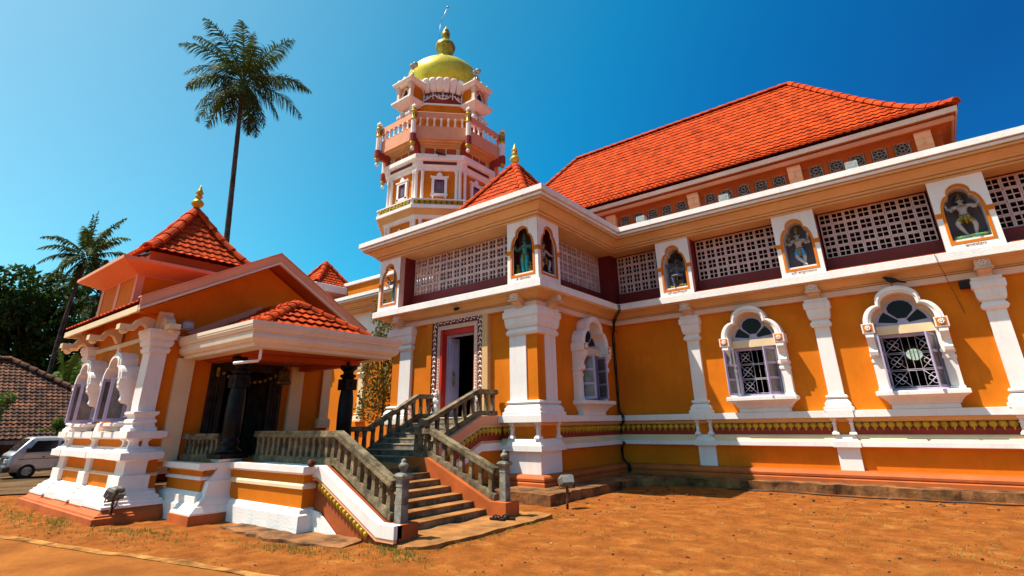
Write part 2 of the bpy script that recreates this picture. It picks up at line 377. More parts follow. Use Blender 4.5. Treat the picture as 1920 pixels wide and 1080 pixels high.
def arched_window(parent, P, c, shut=(65, 75), sill_d=.42):
    PP = lambda a, d, z: P(c+a, d, z)
    wnd = MB()      # inner frame is the window part itself
    for a0, a1, z0, z1 in ((-.57, -.51, 2.22, 3.55), (.51, .57, 2.22, 3.55), (-.51, .51, 3.49, 3.55), (-.51, .51, 2.22, 2.29)):
        wnd.pbox(PP, a0, a1, -.10, .06, z0, z1)
    wd = wnd.build('window', LAV, parent)
    # surround: hood arch, posts
    s = MB()
    outs = []
    for k, (ex, d) in enumerate(((.0, .37), (.055, .405), (.11, .37))):
        ca = trefoil(.80-ex, 3.82, 4.27-ex*.35, 4.69-ex, (.80-ex)*.57)
        cb = trefoil(.80-ex-.055, 3.82, 4.27-(ex+.055)*.35, 4.69-ex-.055, (.80-ex-.055)*.57)
        s.ring(PP, ca, cb, .0, d)
    for sg in (-1, 1):
        s.loft(min(sg*.57, sg*.80), max(sg*.57, sg*.80), 0, .20, [(.02, 2.21), (.02, 2.29), (0, 2.30), (0, 2.90), (.02, 2.91), (.02, 2.97), (0, 2.98), (0, 3.04), (.025, 3.05), (.025, 3.12), (0, 3.13), (0, 3.60)], PP)
        s.pbox(PP, sg*.72-.13, sg*.72+.13, 0, .44, 3.60, 3.83)
        s.dprism(PP, [(.2, 3.60), (.42, 3.60), (.43, 3.50), (.36, 3.40), (.30, 3.30), (.30, 3.22), (.34, 3.16), (.32, 3.08), (.26, 3.05), (.2, 3.07)], sg*.72-.085, sg*.72+.085)
    su = s.build('surround', WHITE, wd)
    h = MB()
    h.pprism(PP, trefoil(.64, 3.83, 4.22, 4.53, .365), .005, .012)
    h.pbox(PP, -.575, .575, .0, .16, 3.555, 3.76)
    h.build('tympanum', CREAM, wd)
    f = MB()
    oc = trefoil(.57, 3.775, 4.12, 4.42, .33); f.pprism(PP, oc, .014, .055)
    fl = f.build('fan_light', LAV, wd)
    g = MB()
    def sector(cx, cz, r0, r1, t0, t1, zsc=1):
        pts = [(cx+r0*math.cos(t0+(t1-t0)*i/6), cz+r0*math.sin(t0+(t1-t0)*i/6)) for i in range(7)]
        pts += [(cx+r1*math.cos(t1-(t1-t0)*i/6), cz+r1*zsc*math.sin(t1-(t1-t0)*i/6)) for i in range(7)]
        g.pprism(PP, pts, .057, .062)
    sector(0, 3.80, .12, .50, R(10), R(47), .85); sector(0, 3.80, .12, .50, R(133), R(170), .85); 
    g.pprism(PP, [(-.09, 3.93), (.09, 3.93), (.25, 4.10), (.26, 4.2), (.2, 4.3), (.1, 4.36), (0, 4.375), (-.1, 4.36), (-.2, 4.3), (-.26, 4.2), (-.25, 4.10)], .057, .062)
    g.build('pane', GLASS, fl)
    for sg in (-1, 1):
        r_ = MB(); r_.pbox(PP, sg*.72-.10, sg*.72+.10, .441, .446, 3.625, 3.805)
        ro = r_.build('rosette', ORANGE, wd)
        r2 = MB()
        for k in range(8):
            t = math.pi/4*k; r2.ico(PP(sg*.72+.045*math.cos(t), .448, 3.715+.045*math.sin(t)), .024, 1)
        r2.ico(PP(sg*.72, .455, 3.715), .025, 1); r2.build('flower', WHITE, ro)
    l = MB(); l.loft(-.64, .64, 0, sill_d-.22, [(.0, 1.825), (.0, 1.93), (.03, 1.935), (.05, 1.98), (.12, 2.06), (.22, 2.12), (.24, 2.13), (.24, 2.21), (.22, 2.225)], PP)
    l.build('sill', WHITE, wd)
    quatrefoil_grille(wd, PP, -.51, .51, 2.29, 3.49, -.05)
    if shut[0]: shutter(wd, PP, (-.51, .065), 2.27, 3.51, .47, R(shut[0]), 1)
    if shut[1]: shutter(wd, PP, (.51, .065), 2.27, 3.51, .47, R(shut[1]), -1)
    return wd

def lattice(parent, P, a0, a1, z0, z1, d, rows=4):
    n = max(1, round((a1-a0)/.297)); cw, ch = (a1-a0)/n, (z1-z0)/rows
    mb = MB()
    for i in range(n):
        for j in range(rows):
            x, z = a0+i*cw, z0+j*ch; t, u = .034, .02; g = .004
            mb.pbox(P, x+g, x+t, d, d+.07, z+g, z+ch-g); mb.pbox(P, x+cw-t, x+cw-g, d, d+.07, z+g, z+ch-g)
            mb.pbox(P, x+t, x+cw-t, d, d+.069, z+g, z+t); mb.pbox(P, x+t, x+cw-t, d, d+.069, z+ch-t, z+ch-g)
            mb.pbox(P, x+cw/2-u/2, x+cw/2+u/2, d+.005, d+.062, z+t, z+ch-t)
            mb.pbox(P, x+t, x+cw/2-u/2, d+.005, d+.058, z+ch/2-u/2, z+ch/2+u/2); mb.pbox(P, x+cw/2+u/2, x+cw-t, d+.005, d+.058, z+ch/2-u/2, z+ch/2+u/2)
    return mb.build('lattice_screen', LATT, parent)
def niche_front(mb, P, a0, a1, z0, z1, hole, d0, d1):
    """front panel with an arched hole"""
    bm = mb.bm; es = []
    for loop in ([(a0, z0), (a1, z0), (a1, z1), (a0, z1)], hole):
        vs = [mb.v(P(x, d1, z)) for x, z in loop]
        for i in range(len(vs)): es.append(bm.edges.new((vs[i], vs[(i+1) % len(vs)])))
    r = bmesh.ops.triangle_fill(bm, use_beauty=True, use_dissolve=False, edges=es)
    for g in r['geom']:
        if isinstance(g, bmesh.types.BMFace): g.material_index = mb.mi
    A = [mb.v(P(x, d1, z)) for x, z in hole]; B = [mb.v(P(x, d0, z)) for x, z in hole]
    for i in range(len(A)): mb.f([A[i], A[(i+1) % len(A)], B[(i+1) % len(A)], B[i]])
def niche(parent, P, c, dfront, back=.45, w=1.06, text=None, side_open=False, pd=None):
    """painted box with a lobed opening, front plane at depth dfront"""
    PP = lambda a, d, z: P(c+a, d, z); hw = w/2; df = dfront
    hb = .36*w/1.06
    arch = trefoil(hb, 6.12, 6.60, 6.83, hb*.55)
    hole = [(hb, 5.47)]+arch+[(-hb, 5.47)]
    mb = MB(); niche_front(mb, PP, -hw, hw, 5.245, 7.055, hole, df-back, df)
    nb = mb.build('niche', WHITE2, parent, recalc=False)
    o2 = MB(); big = .055
    arch2 = trefoil(hb+big, 6.12, 6.60+big*.5, 6.83+big, (hb+big)*.55)
    o2.ring(PP, [(hb+big, 5.47-big)]+arch2+[(-hb-big, 5.47-big)], [(hb-.004, 5.474)]+trefoil(hb-.004, 6.12, 6.598, 6.826, (hb-.004)*.55)+[(-hb+.004, 5.474)], df-.03, df+.014, True)
    for sg in (-1, 1): o2.pbox(PP, sg*(hb+big-.004), sg*(hw+.012), df-.02, df+.012, 6.10, 6.22)
    o2.build('arch_border', ORANGE, nb)
    b = MB(); b.pbox(PP, -hw+.13, hw-.13, df-back-.03, df-back, 5.3, 7.0)
    if not side_open: b.build('niche_back', GREYV, nb)
    else: b.bm.free()
    k = MB(); k.pbox(PP, -hb+.004, hb-.004, df-(pd or back)+.002, df-.04, 5.474, 5.53); k.build('statue_plinth', WHITE, nb)
    if text:
        pl = MB(); pl.pbox(PP, -hb-.02, hb+.06, df+.001, df+.006, 5.29, 5.40); po = pl.build('name_plate', WHITE, nb)
        cu = bpy.data.curves.new('inscription', 'FONT'); cu.body = text; cu.size = .105; cu.align_x = 'CENTER'; cu.extrude = .0015
        to = bpy.data.objects.new('tmp', cu); C.objects.link(to)
        me = bpy.data.meshes.new_from_object(to.evaluated_get(bpy.context.evaluated_depsgraph_get())); bpy.data.objects.remove(to)
        wd = max([abs(v.co.x) for v in me.vertices] or [1]); sc = min(1.0, (hb*.86)/max(wd, .01))
        for v in me.vertices: v.co = Vector(PP(v.co.x*sc+.02, df+.008+v.co.z, 5.315+v.co.y*.9))
        off = nb.location
        me.materials.append(mat('sign_brown', (.22, .06, .02), .6, .1, 2, 0))
        o = bpy.data.objects.new('inscription', me); C.objects.link(o)
        off = Vector((0, 0, 0)); q = po
        while q is not None: off += q.location; q = q.parent
        for v in me.vertices: v.co -= off
        o.parent = nb
    return nb

# profiles (offset from wall face, height)
PR_PLINTH = [(0, -.1), (.39, -.1), (.39, .26), (.345, .29), (.37, .31), (.375, .36), (.35, .40), (.30, .43), (.04, .445), (0, .445)]
PR_L2W = [(0, .97), (.10, .97), (.16, .985), (.16, 1.09), (.13, 1.095), (0, 1.095)]
PR_L2C = [(0, 1.097), (.125, 1.097), (.11, 1.13), (.07, 1.17), (.06, 1.22), (.03, 1.255), (0, 1.255)]
PR_L1S = [(0, 1.545), (.05, 1.55), (.09, 1.58), (.10, 1.62), (.17, 1.645), (.17, 1.658), (0, 1.658)]
PR_L1W = [(0, 1.66), (.245, 1.66), (.245, 1.815), (.23, 1.82), (0, 1.82)]
PR_FAS = [(0, 4.655), (.13, 4.655), (.13, 4.80), (.10, 4.805), (0, 4.805)]
PR_COVE = [(0, 4.807), (.07, 4.807), (.07, 4.82), (.12, 4.822), (.13, 4.85), (.10, 4.852), (.10, 4.862), (.16, 4.865), (.20, 4.89), (.30, 4.955), (.42, 4.995), (.42, 5.005), (.50, 5.01), (.50, 5.043), (0, 5.043)]
PR_LM = [(0, 5.045), (.62, 5.045), (.62, 5.235), (.60, 5.245), (-.2, 5.26)]
PR_COR = [(-.25, 7.055), (.54, 7.055), (.54, 7.10), (.51, 7.102), (.51, 7.115), (.61, 7.118), (.62, 7.165), (.59, 7.168), (.59, 7.18), (.66, 7.185), (.70, 7.23), (.80, 7.30), (.88, 7.33), (.88, 7.345), (.84, 7.347), (.84, 7.36), (.96, 7.363), (.97, 7.405), (.93, 7.408), (.93, 7.43), (-.2, 7.43)]
PR_CORW = [(0, 7.432), (1.02, 7.432), (1.02, 7.50), (.95, 7.503), (.95, 7.53), (1.08, 7.533), (1.08, 7.69), (1.05, 7.695), (.6, 7.70), (.55, 7.62), (-.3, 7.62)]

HY, EX, EY, EXL = 15.97, -8.14, 11.52, -13.88
HX1 = 6.6          # right end of the hall (outside the frame)
HXL = -27.0        # left end of the long facade
pathH = [(HX1, 22), (HX1, HY), (EX, HY), (EX, EY)]       # outside on the left of travel
pathE = [(EX+3, HY), (EX, HY), (EX, EY), (EXL, EY), (EXL, HY)]
pathL = [(EXL, EY), (EXL, HY), (HXL, HY), (HXL, 22)]

# ------------------------------------------------------------------ MAIN HALL
hall = thing('temple_hall', 'long orange temple hall with arched windows, lattice screens and the largest red tiled roof', 'temple hall', (0, HY, 0))
PH = FY(0, HY)
pils = [-5.42, -1.965, 1.515, 4.99]
wins = [-3.70, -.225, 3.25]
mb = MB()
hol = [(c-.57, c+.57, 2.22, 3.55) for c in wins]
wall_holes(mb, PH, EX-.3, HX1, .0, 4.66, hol)
wall_holes(mb, PH, EX-.3, HX1, 4.66, 5.24, [])
mb.box(HX1-.3, HX1-.005, HY+.3, 22, 0, 5.2)
mb.build('wall', ORANGE, hall)
mb = MB()   # rooms behind the windows
mb.box(EX-.2, HX1-.4, HY+.32, 24, 1.62, 1.70)
mb.build('interior_floor', FLOORM, hall)
mb = MB()
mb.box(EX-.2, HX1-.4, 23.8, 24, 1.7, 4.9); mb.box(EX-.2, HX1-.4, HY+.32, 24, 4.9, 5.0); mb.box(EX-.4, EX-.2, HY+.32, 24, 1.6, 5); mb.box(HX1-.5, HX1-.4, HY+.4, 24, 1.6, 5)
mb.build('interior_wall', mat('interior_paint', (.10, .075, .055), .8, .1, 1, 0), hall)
for pr_, nm, mt in ((PR_PLINTH, 'plinth', PLINTH), (PR_L2W, 'lower_ledge', WHITE), (PR_L2C, 'lower_ledge_slope', CREAM), (PR_L1S, 'ledge_soffit', PEACH), (PR_L1W, 'ledge', WHITE),
                    (PR_FAS, 'fascia', mat('pale_peach_paint', (.78, .56, .42), .6, .05, 1, .08, 40, stain=.12, stcol=(.4, .2, .1))), (PR_COVE, 'cove', PEACH), (PR_LM, 'upper_ledge', WHITE2)):
    mb = MB(); mb.sweep(pathH, pr_, [0, 1]); mb.build(nm, mt, hall)
PALE = _M['pale_peach_paint']
fr = MB(); fr.pbox(PH, EX+.02, HX1-.02, -.02, .012, 1.25, 1.55); fr.build('frieze', MAROON, hall)
fr = MB(); fr.pbox(PH, EX+.02, HX1-.02, -.02, .02, 1.25, 1.40); fr.build('frieze_band', DMAR, hall)
edges = [EX+.05]+[e for c in pils for e in (c-.235, c+.235)]+[HX1-.1]
for a0, a1 in zip(edges[::2], edges[1::2]): petals(hall, PH, a0, a1)
for c in pils:
    mb = MB(); mb.loft(c-.175, c+.175, -.05, .11, PIL, PH); mb.build('pilaster', WHITE, hall)
    mb = MB(); mb.pbox(PH, c-.24, c+.24, -.05, .085, .44, .972); mb.build('pilaster_base', WHITE, hall)
    mb = MB()
    mb.pbox(PH, c-.30, c+.30, 0, .185, .968, 1.10); mb.loft(c-.27, c+.27, 0, .15, [(0, 1.10), (-.06, 1.24), (-.07, 1.256)], PH); mb.pbox(PH, c-.29, c+.29, .1, .275, 1.657, 1.823)
    colonette(mb, PH, c-.185, .02); colonette(mb, PH, c+.185, .02)
    mb.build('pilaster_bracket', WHITE, hall)
    mb = MB(); mb.pbox(PH, c-.15, c+.15, 0, .03, 1.25, 1.56); mb.build('pilaster_panel', ORANGE, hall)
    corbel(hall, PH, c)
arched_window(hall, PH, wins[0], (122, 60)); arched_window(hall, PH, wins[1], (94, 70)); arched_window(hall, PH, wins[2], (60, 70))
# upper storey
TXT = {-5.57: 'श्री दक्षिणामूर्ती', -2.065: 'श्री काहूराजमान', 1.49: 'कालसंहार', 5.0: None}
nx = [-5.57, -2.065, 1.49, 5.0]
for c in nx:
    niche(hall, PH, c, .5, text=TXT[c])
JAMB = mat('jamb_paint', (.62, .36, .32), .65, .06, 2, .1, 40); mb2 = MB()
for c in nx:
    for sg in (-1, 1):
        x0, x1 = sorted((c+sg*.53, c+sg*.45)); mb = MB(); mb.pbox(PH, x0+.0, x1, .30, .497, 5.246, 7.054); mb.build('niche_jamb', JAMB, hall)
        mb = MB(); mb.pbox(PH, x0+.002, x1-.002, -.15, .30, 5.246, 7.054); mb.build('maroon_reveal', MAROON, hall)
gaps = []
gx = [EX+.33]+[e for c in nx for e in (c-.53, c+.53)]+[HX1-.2]
for a0, a1 in zip(gx[::2], gx[1::2]):
    if a1-a0 < .4: continue
    lattice(hall, PH, a0+.03, a1-.03, 5.74, 7.03, -.16)
    mb2.pbox(PH, a0-.02, a1+.02, -.16, -.05, 5.25, 5.74); mb2.pbox(PH, a0-.02, a1+.02, -.158, -.052, 7.03, 7.06)
    gaps.append((a0, a1))
mb2.pbox(PH, EX-.05, EX+.335, -.16, .30, 5.25, 7.052)
mb2.build('maroon_panel', MAROON, hall)
mb = MB()
for a0, a1 in gaps: mb.pbox(PH, a0+.05, a1-.02, -.03, .46, 5.25, 5.30)
mb.build('orange_kerb', RUST, hall)
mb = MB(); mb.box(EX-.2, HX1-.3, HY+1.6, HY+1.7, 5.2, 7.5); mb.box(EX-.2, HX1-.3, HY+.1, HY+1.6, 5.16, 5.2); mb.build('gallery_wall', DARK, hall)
for pr_, nm, mt in ((PR_COR, 'cornice', PEACH), (PR_CORW, 'cornice_top', WHITE2)):
    mb = MB(); mb.sweep(pathH, pr_, [0, 1]); mb.build(nm, mt, hall)
mb = MB(); mb.box(EX-3, HX1-.3, HY+.1, 26, 7.50, 7.60); mb.build('flat_roof', mat('roof_slab', (.14, .10, .075), .9, .2, 1, .2), hall)
# clerestory
CY, CX0, CX1 = 18.1, -15.9, 1.8
RX0, RX1, RY0 = -16.6, 2.30, 17.55
RYW = 4.25; RY1 = RY0+2*RYW
ZE = 9.95
CLAY = mat('deep_clay_paint', (.40, .060, .009), .75, .08, .8, .12, 40, spec=.1, stain=.2, stcol=(.15, .03, .01))
mb = MB(); mb.box(CX0, CX1, CY, RY1-.8, 7.55, ZE-.15); mb.build('clerestory_wall', CLAY, hall)
pathC = [(CX1, RY1-.8), (CX1, CY), (CX0, CY), (CX0, RY1-.8)]
for pr_, nm, mt in (([(0, ZE-.60), (.02, ZE-.60), (.06, ZE-.52), (.16, ZE-.46), (.28, ZE-.43), (.30, ZE-.41), (0, ZE-.41)], 'eave_cove', CLAY), ([(0, ZE-.408), (.33, ZE-.408), (.37, ZE-.37), (.37, ZE-.28), (.33, ZE-.25), (.1, ZE-.24)], 'eave_moulding', mat('clay_pink_paint', (.62, .20, .10), .7, .06, 1, .1, 40)), ([(0, ZE-.238), (.42, ZE-.238), (.42, ZE-.21), (.3, ZE-.208)], 'eave_fillet', CLAY), ([(0, ZE-.206), (.47, ZE-.206), (.49, ZE-.06), (.2, ZE-.05)], 'eave_fascia', mat('pale_clay_paint', (.70, .47, .38), .7, .06, 1, .1, 40))):
    mb = MB(); mb.sweep(pathC, pr_); mb.build(nm, mt, hall)
hip_roof(hall, RX0, RX1, RY0, RY1, ZE, [(0, 0), (.10, .22), (.20, .55), (.34, 1.22), (.5, 2.08), (1, 4.95)], .21, .30)
PC = FY(0, CY)
cor_x = [-8.78, -5.42, -2.03, 1.39]
for c in cor_x:
    mb = MB()
    mb.dprism(PC, [(0, 8.88), (.14, 8.88), (.15, 8.94), (.11, 9.0), (.11, 9.04), (.17, 9.10), (.19, 9.24), (.16, 9.34), (.2, 9.40), (.25, 9.44), (.22, 9.5), (0, 9.52)], c-.2, c+.2)
    for q in (-.13, 0, .13): mb.ico(PC(c+q, .16, 9.55+.035*(q == 0)), .08, 1)
    for q in (9.3, 9.2, 9.12): mb.ico(PC(c, .19, q), .035, 1)
    mb.build('eave_bracket', SALMON, hall)
MEDG = mat('medallion_grey', (.30, .19, .16), .7, .1, 4, .1)
def medallion(a):
    cz = 9.22; mb = MB(); mb.pbox(PC, a-.19, a+.19, .012, .018, cz-.21, cz+.2); o = mb.build('medallion', DARK, hall)
    g = MB()
    for rr in (.17, .06):
        g.tube([PC(a+rr*math.cos(t*math.pi/8), .03, cz+rr*math.sin(t*math.pi/8)) for t in range(17)], .012, 4)
    for k in range(8):
        t = math.pi/4*k; g.tube([PC(a+.115*math.cos(t)+.05*math.cos(q*math.pi/4), .03, cz+.115*math.sin(t)+.05*math.sin(q*math.pi/4)) for q in range(9)], .009, 4)
    for x0, x1, z0, z1 in ((-.19, .19, -.21, -.19), (-.19, .19, .18, .2), (-.19, -.17, -.19, .18), (.17, .19, -.19, .18)): g.pbox(PC, a+x0, a+x1, .012, .036, cz+z0, cz+z1)
    g.build('tracery', MEDG, o)
med = []
for c0, c1 in zip(cor_x, cor_x[1:]):
    for k in range(5): med.append(c0+.56+(k-2)*0+k*.575+((c1-c0)-3.36)/2)
for a in med: medallion(a)
for a0, a1 in zip(med, med[1:]):
    if a1-a0 < .7:
        mb = MB(); c = (a0+a1)/2; mb.pbox(PC, c-.075, c+.075, 0, .05, 8.6, 9.45); mb.build('clerestory_pier', CLAY, hall)

# left part of the long facade (behind the pavilion)
PL = FY(0, HY)
rear = thing('side_wing', 'white walled rear wing with a cream cornice and orange parapet behind the small pavilion', 'temple wing', (-20, HY, 0))
mb = MB(); mb.box(HXL, EXL+.1, HY, HY+.3, 0, 4.66); mb.box(HXL, HXL+.3, HY+.3, 22, 0, 7.4); mb.build('lower_wall', ORANGE, rear)
mb = MB(); mb.box(HXL, EXL+.1, HY, HY+.3, 4.66, 7.05); 
for k in range(5): mb.pbox(PL, HXL+1.2+k*2.6, HXL+1.55+k*2.6, 0, .06, 4.7, 7.05)
mb.build('upper_wall', WHITE, rear)
for pr_, nm, mt in ((PR_COR, 'cornice', PEACH), (PR_CORW, 'cornice_top', WHITE2)):
    mb = MB(); mb.sweep(pathL, pr_, [1, 2]); mb.build(nm, mt, rear)
for k in range(4):
    c = HXL+2.5+k*2.9
    mb = MB(); mb.loft(c-.2, c+.2, HY-.1, HY+.05, PIL); mb.build('pilaster', CREAM, rear)
mb = MB(); tile_side(mb, (HXL, HY-.6, 7.66), (1, 0), (0, 1), 13, [(0, 0), (1, .75)], 1.5, 0, 0); mb.build('lean_to_roof', OLDT, rear)
mb = MB(); mb.box(HXL, EXL, HY+.9, HY+1.3, 7.5, 9.02); mb.build('parapet', ORANGE, rear)
mb = MB(); mb.loft(HXL, EXL, HY+.85, HY+1.35, [(0, 9.02), (.06, 9.05), (.06, 9.2), (0, 9.24)]); mb.build('parapet_coping', WHITE, rear)
kiosk = thing('rooftop_kiosk', 'small orange kiosk with a red tiled pyramid roof on the rear wing, beside the gable', 'kiosk', (-26.2, 16.16, 7.6))
mb = MB(); mb.box(-27.0, -25.4, 15.37, 16.96, 7.62, 8.4); mb.build('wall', ORANGE, kiosk)
mb = MB(); mb.loft(-27.04, -25.36, 15.33, 17.0, [(0, 8.2), (.05, 8.22), (.06, 8.28), (.14, 8.3), (.3, 8.44), (.34, 8.46), (.34, 8.51), (.40, 8.52), (.40, 8.565)]); mb.build('eave_cove', SALMON, kiosk)
mb = MB(); mb.loft(-27.04, -25.36, 15.33, 17.0, [(.44, 8.567), (.46, 8.57), (.46, 8.95), (.43, 8.97)]); mb.build('eave_slab', WHITE, kiosk)
hip_roof(kiosk, -27.4, -25.0, 14.97, 17.36, 9.0, [(0, 0), (.3, .38), (1, 1.55)], .22, .25)

# ------------------------------------------------------------------ ENTRANCE BLOCK
ent = thing('entrance_block', 'projecting orange entrance block with an ornate doorway, corner niches and a pyramid tiled roof', 'temple entrance', (-11.01, EY, 0))
PE, PS = FY(-11.01, EY), FX(EX, 14.12)
mb = MB()
wall_holes(mb, PE, EXL+11.01, EX+11.01, 0, 5.24, [(-.78, .82, 1.80, 4.42)])
wall_holes(mb, PS, EY+.3-14.12, HY-14.12, 0, 5.24, [(-.57, .57, 2.22, 3.55)])
mb.box(EXL, EXL+.3, EY+.3, HY, 0, 5.24)
mb.build('wall', ORANGE, ent)
mb = MB(); mb.box(EXL+.3, EX-.3, EY-.02, HY, 1.70, 1.80); mb.build('interior_floor', FLOORM, ent)
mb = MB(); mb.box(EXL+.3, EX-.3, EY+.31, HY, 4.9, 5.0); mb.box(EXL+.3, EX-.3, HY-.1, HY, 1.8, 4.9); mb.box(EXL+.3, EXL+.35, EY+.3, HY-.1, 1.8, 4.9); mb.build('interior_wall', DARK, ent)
for pr_, nm, mt in ((PR_PLINTH, 'plinth', PLINTH), (PR_L2W, 'lower_ledge', WHITE), (PR_L2C, 'lower_ledge_slope', CREAM), (PR_L1S, 'ledge_soffit', PEACH), (PR_L1W, 'ledge', WHITE), (PR_FAS, 'fascia', PALE), (PR_COVE, 'cove', PEACH), (PR_LM, 'upper_ledge', WHITE2), (PR_COR, 'cornice', PEACH), (PR_CORW, 'cornice_top', WHITE2)):
    mb = MB(); mb.sweep(pathE, pr_, [1, 2, 3]); mb.build(nm, mt, ent)
fr = MB(); fr.loft(EXL+.02, EX-.02, EY+.02, HY-.02, [(.033, 1.25), (.033, 1.55)]); fr.build('frieze', MAROON, ent)
fr = MB(); fr.loft(EXL+.02, EX-.02, EY+.02, HY-.02, [(.041, 1.25), (.041, 1.40)]); fr.build('frieze_band', DMAR, ent)
petals(ent, PS, -1.75, 1.83); petals(ent, PE, 1.72, 2.0); petals(ent, PE, -1.9, -1.55)
# corner piers
for x0, x1, nm in ((-8.98, -8.04, 'R'), (-13.98, -13.04, 'L')):
    y0, y1 = 11.42, 12.31
    mb = MB(); mb.loft(x0+.03, x1-.03, y0+.03, y1-.03, [(0, 2.15), (0, 3.95)]); mb.build('pier_core', ORANGE, ent)
    mb = MB()
    if nm == 'R':
        mb.loft(x0, -8.42, y0, y0+.3, [(0, 2.18), (0, 3.92)]); mb.loft(x1-.3, x1, 11.80, y1, [(0, 2.18), (0, 3.92)])
    else:
        mb.loft(-13.56, x1, y0, y0+.3, [(0, 2.18), (0, 3.92)]); mb.loft(x0, x0+.3, 11.80, y1, [(0, 2.18), (0, 3.92)])
    mb.loft(x0, x1, y0, y1, PIL[:10]); mb.loft(x0, x1, y0, y1, PIL[10:])
    mb.loft(x0-.03, x1+.03, y0-.03, y1+.03, [(0, .44), (0, .972)])
    mb.loft(x0, x1, y0, y1, [(.12, .966), (.12, 1.10)]); mb.loft(x0, x1, y0, y1, [(.09, 1.10), (.03, 1.24), (.02, 1.256)]); mb.loft(x0, x1, y0, y1, [(.17, 1.656), (.17, 1.824)])
    for a in ((x0+.06, x1-.05) if nm == 'R' else (x0+.05, x1-.06)): colonette(mb, FY(0, y0+.06), a, .0)
    if nm == 'R': colonette(mb, FX(x1-.06, 0), y1-.06, 0)
    mb.build('corner_pier', WHITE, ent)
    mb = MB(); mb.loft(x0+.02, x1-.02, y0+.05, y1-.05, [(0, 1.25), (0, 1.56)]); mb.build('pier_panel', ORANGE, ent)
    # grooves
    mb = MB()
    if nm == 'R':
        for a in (-8.45, -8.40): mb.loft(a-.008, a+.008, y0-.138, y0, [(0, 1.83), (0, 2.12)]); 
    mb.bm.free()
for x in (-8.55, -13.47): corbel(ent, FY(0, EY), x)
corbel(ent, FX(EX, 0), 12.02)
wd = arched_window(ent, PS, 0, (75, 66))
# doorway
door = MB()
for a0, a1, z0, z1 in ((-1.05, -.84, 1.80, 4.74), (.84, 1.05, 1.80, 4.74), (-.84, .84, 4.52, 4.74)): door.pbox(PE, a0, a1, 0, .10, z0, z1)
dr = door.build('doorway', MAROON, ent)
for a0, a1, d in ((1.052, 1.26, .14), (-1.26, -1.052, .12)):
    mb = MB(); mb.pbox(PE, a0, a1, 0, d, 1.81, 4.66); mb.build('door_jamb', PEACH if a0 > 0 else ORANGE, dr)
mb = MB()
def scroll(mb, P, a, z, horiz, flip, s=.085):
    pts = []
    for k in range(9):
        t = k/8*math.pi*1.55; r_ = s*(1-.085*k)
        x, y = r_*math.cos(t)*.8, r_*math.sin(t)
        if flip: x = -x
        pts.append(P(a+(y if horiz else x), .088, z+(x if horiz else y)))
    mb.tube(pts, [.028, .028, .027, .026, .024, .022, .02, .017, .014], 5)
n = 21
for sg in (-1, 1):
    for k in range(n): scroll(mb, PE, sg*.945, 1.92+k*.135, False, k % 2 == 0, .08)
for k in range(13): scroll(mb, PE, -.83+k*.138, 4.635, True, k % 2 == 0, .08)
mb.build('scrollwork', WHITE, dr)
mb = MB()
for a0, a1, z0, z1 in ((-.84, -.70, 1.80, 4.52), (.70, .84, 1.80, 4.52), (-.70, .70, 4.40, 4.52)):
    mb.pbox(PE, a0, a1, -.05, .08, z0, z1)
for k in range(30): 
    for sg in (-1, 1): mb.ico(PE(sg*.77, .085, 1.9+k*.088), .024, 1)
for k in range(16): mb.ico(PE(-.68+k*.09, .085, 4.46), .022, 1)
mb.build('door_moulding', PALE, dr)
mb = MB()
for a0, a1, z0, z1 in ((-.70, -.62, 1.80, 4.40), (.62, .70, 1.80, 4.40), (-.62, .62, 4.24, 4.40)): mb.pbox(PE, a0, a1, -.22, .02, z0, z1)
mb.pbox(PE, -.70, -.60, .021, .10, 2.6, 4.38)
mb.build('door_frame', RED, dr)
mb = MB(); mb.pbox(PE, -.62, -.565, -.20, -.12, 1.81, 4.24); mb.pbox(PE, .565, .62, -.20, -.12, 1.81, 4.24); mb.pbox(PE, -.565, .565, -.20, -.12, 4.17, 4.24); ff = mb.build('inner_frame', LAV, dr)
mb = MB(); Q = lambda a, d, z: PE(-.56+d+a*.12, -.17-a, z)
mb.pbox(Q, 0, .36, 0, .045, 1.82, 4.16)
for z0, z1 in ((1.95, 2.7), (2.85, 3.4), (3.5, 4.0)): mb.pbox(Q, .07, .29, .045, .06, z0, z1)
lf = mb.build('door_leaf', LAV, dr)
mb = MB(); mb.tube([PE(-.49, -.3, 2.85), PE(-.45, -.3, 2.87), PE(-.45, -.3, 3.02), PE(-.49, -.3, 3.04)], .016, 6); mb.pbox(PE, -.50, -.47, -.36, -.24, 2.75, 3.15); mb.build('handle', METALG, lf)
mb = MB()   # guardian reliefs at the foot of the frame
for sg in (-1, 1):
    a = sg*.78
    mb.ico(PE(a, .13, 2.30), .10, 2, (1, .7, 1.2)); mb.ico(PE(a, .14, 2.47), .065, 2); mb.ico(PE(a, .13, 2.10), .085, 2, (1, .8, 1.6)); mb.ico(PE(a+.08, .13, 2.28), .05, 1); mb.ico(PE(a-.08, .13, 2.33), .05, 1); mb.ico(PE(a, .13, 1.92), .10, 2, (1, .8, 1.2)); mb.ico(PE(a, .13, 2.57), .035, 1, (1, 1, 1.6))
mb.build('guardian_relief', WHITE, dr)
mb = MB(); mb.box(-10.62, -10.30, 13.2, 13.5, 1.8, 2.9); mb.lathe([(.03, 0), (.12, .1), (.15, .3), (.05, .5), (.02, .6)], (-10.45, 13.3, 3.3), 10); mb.build('inner_pedestal', GREYV, ent)
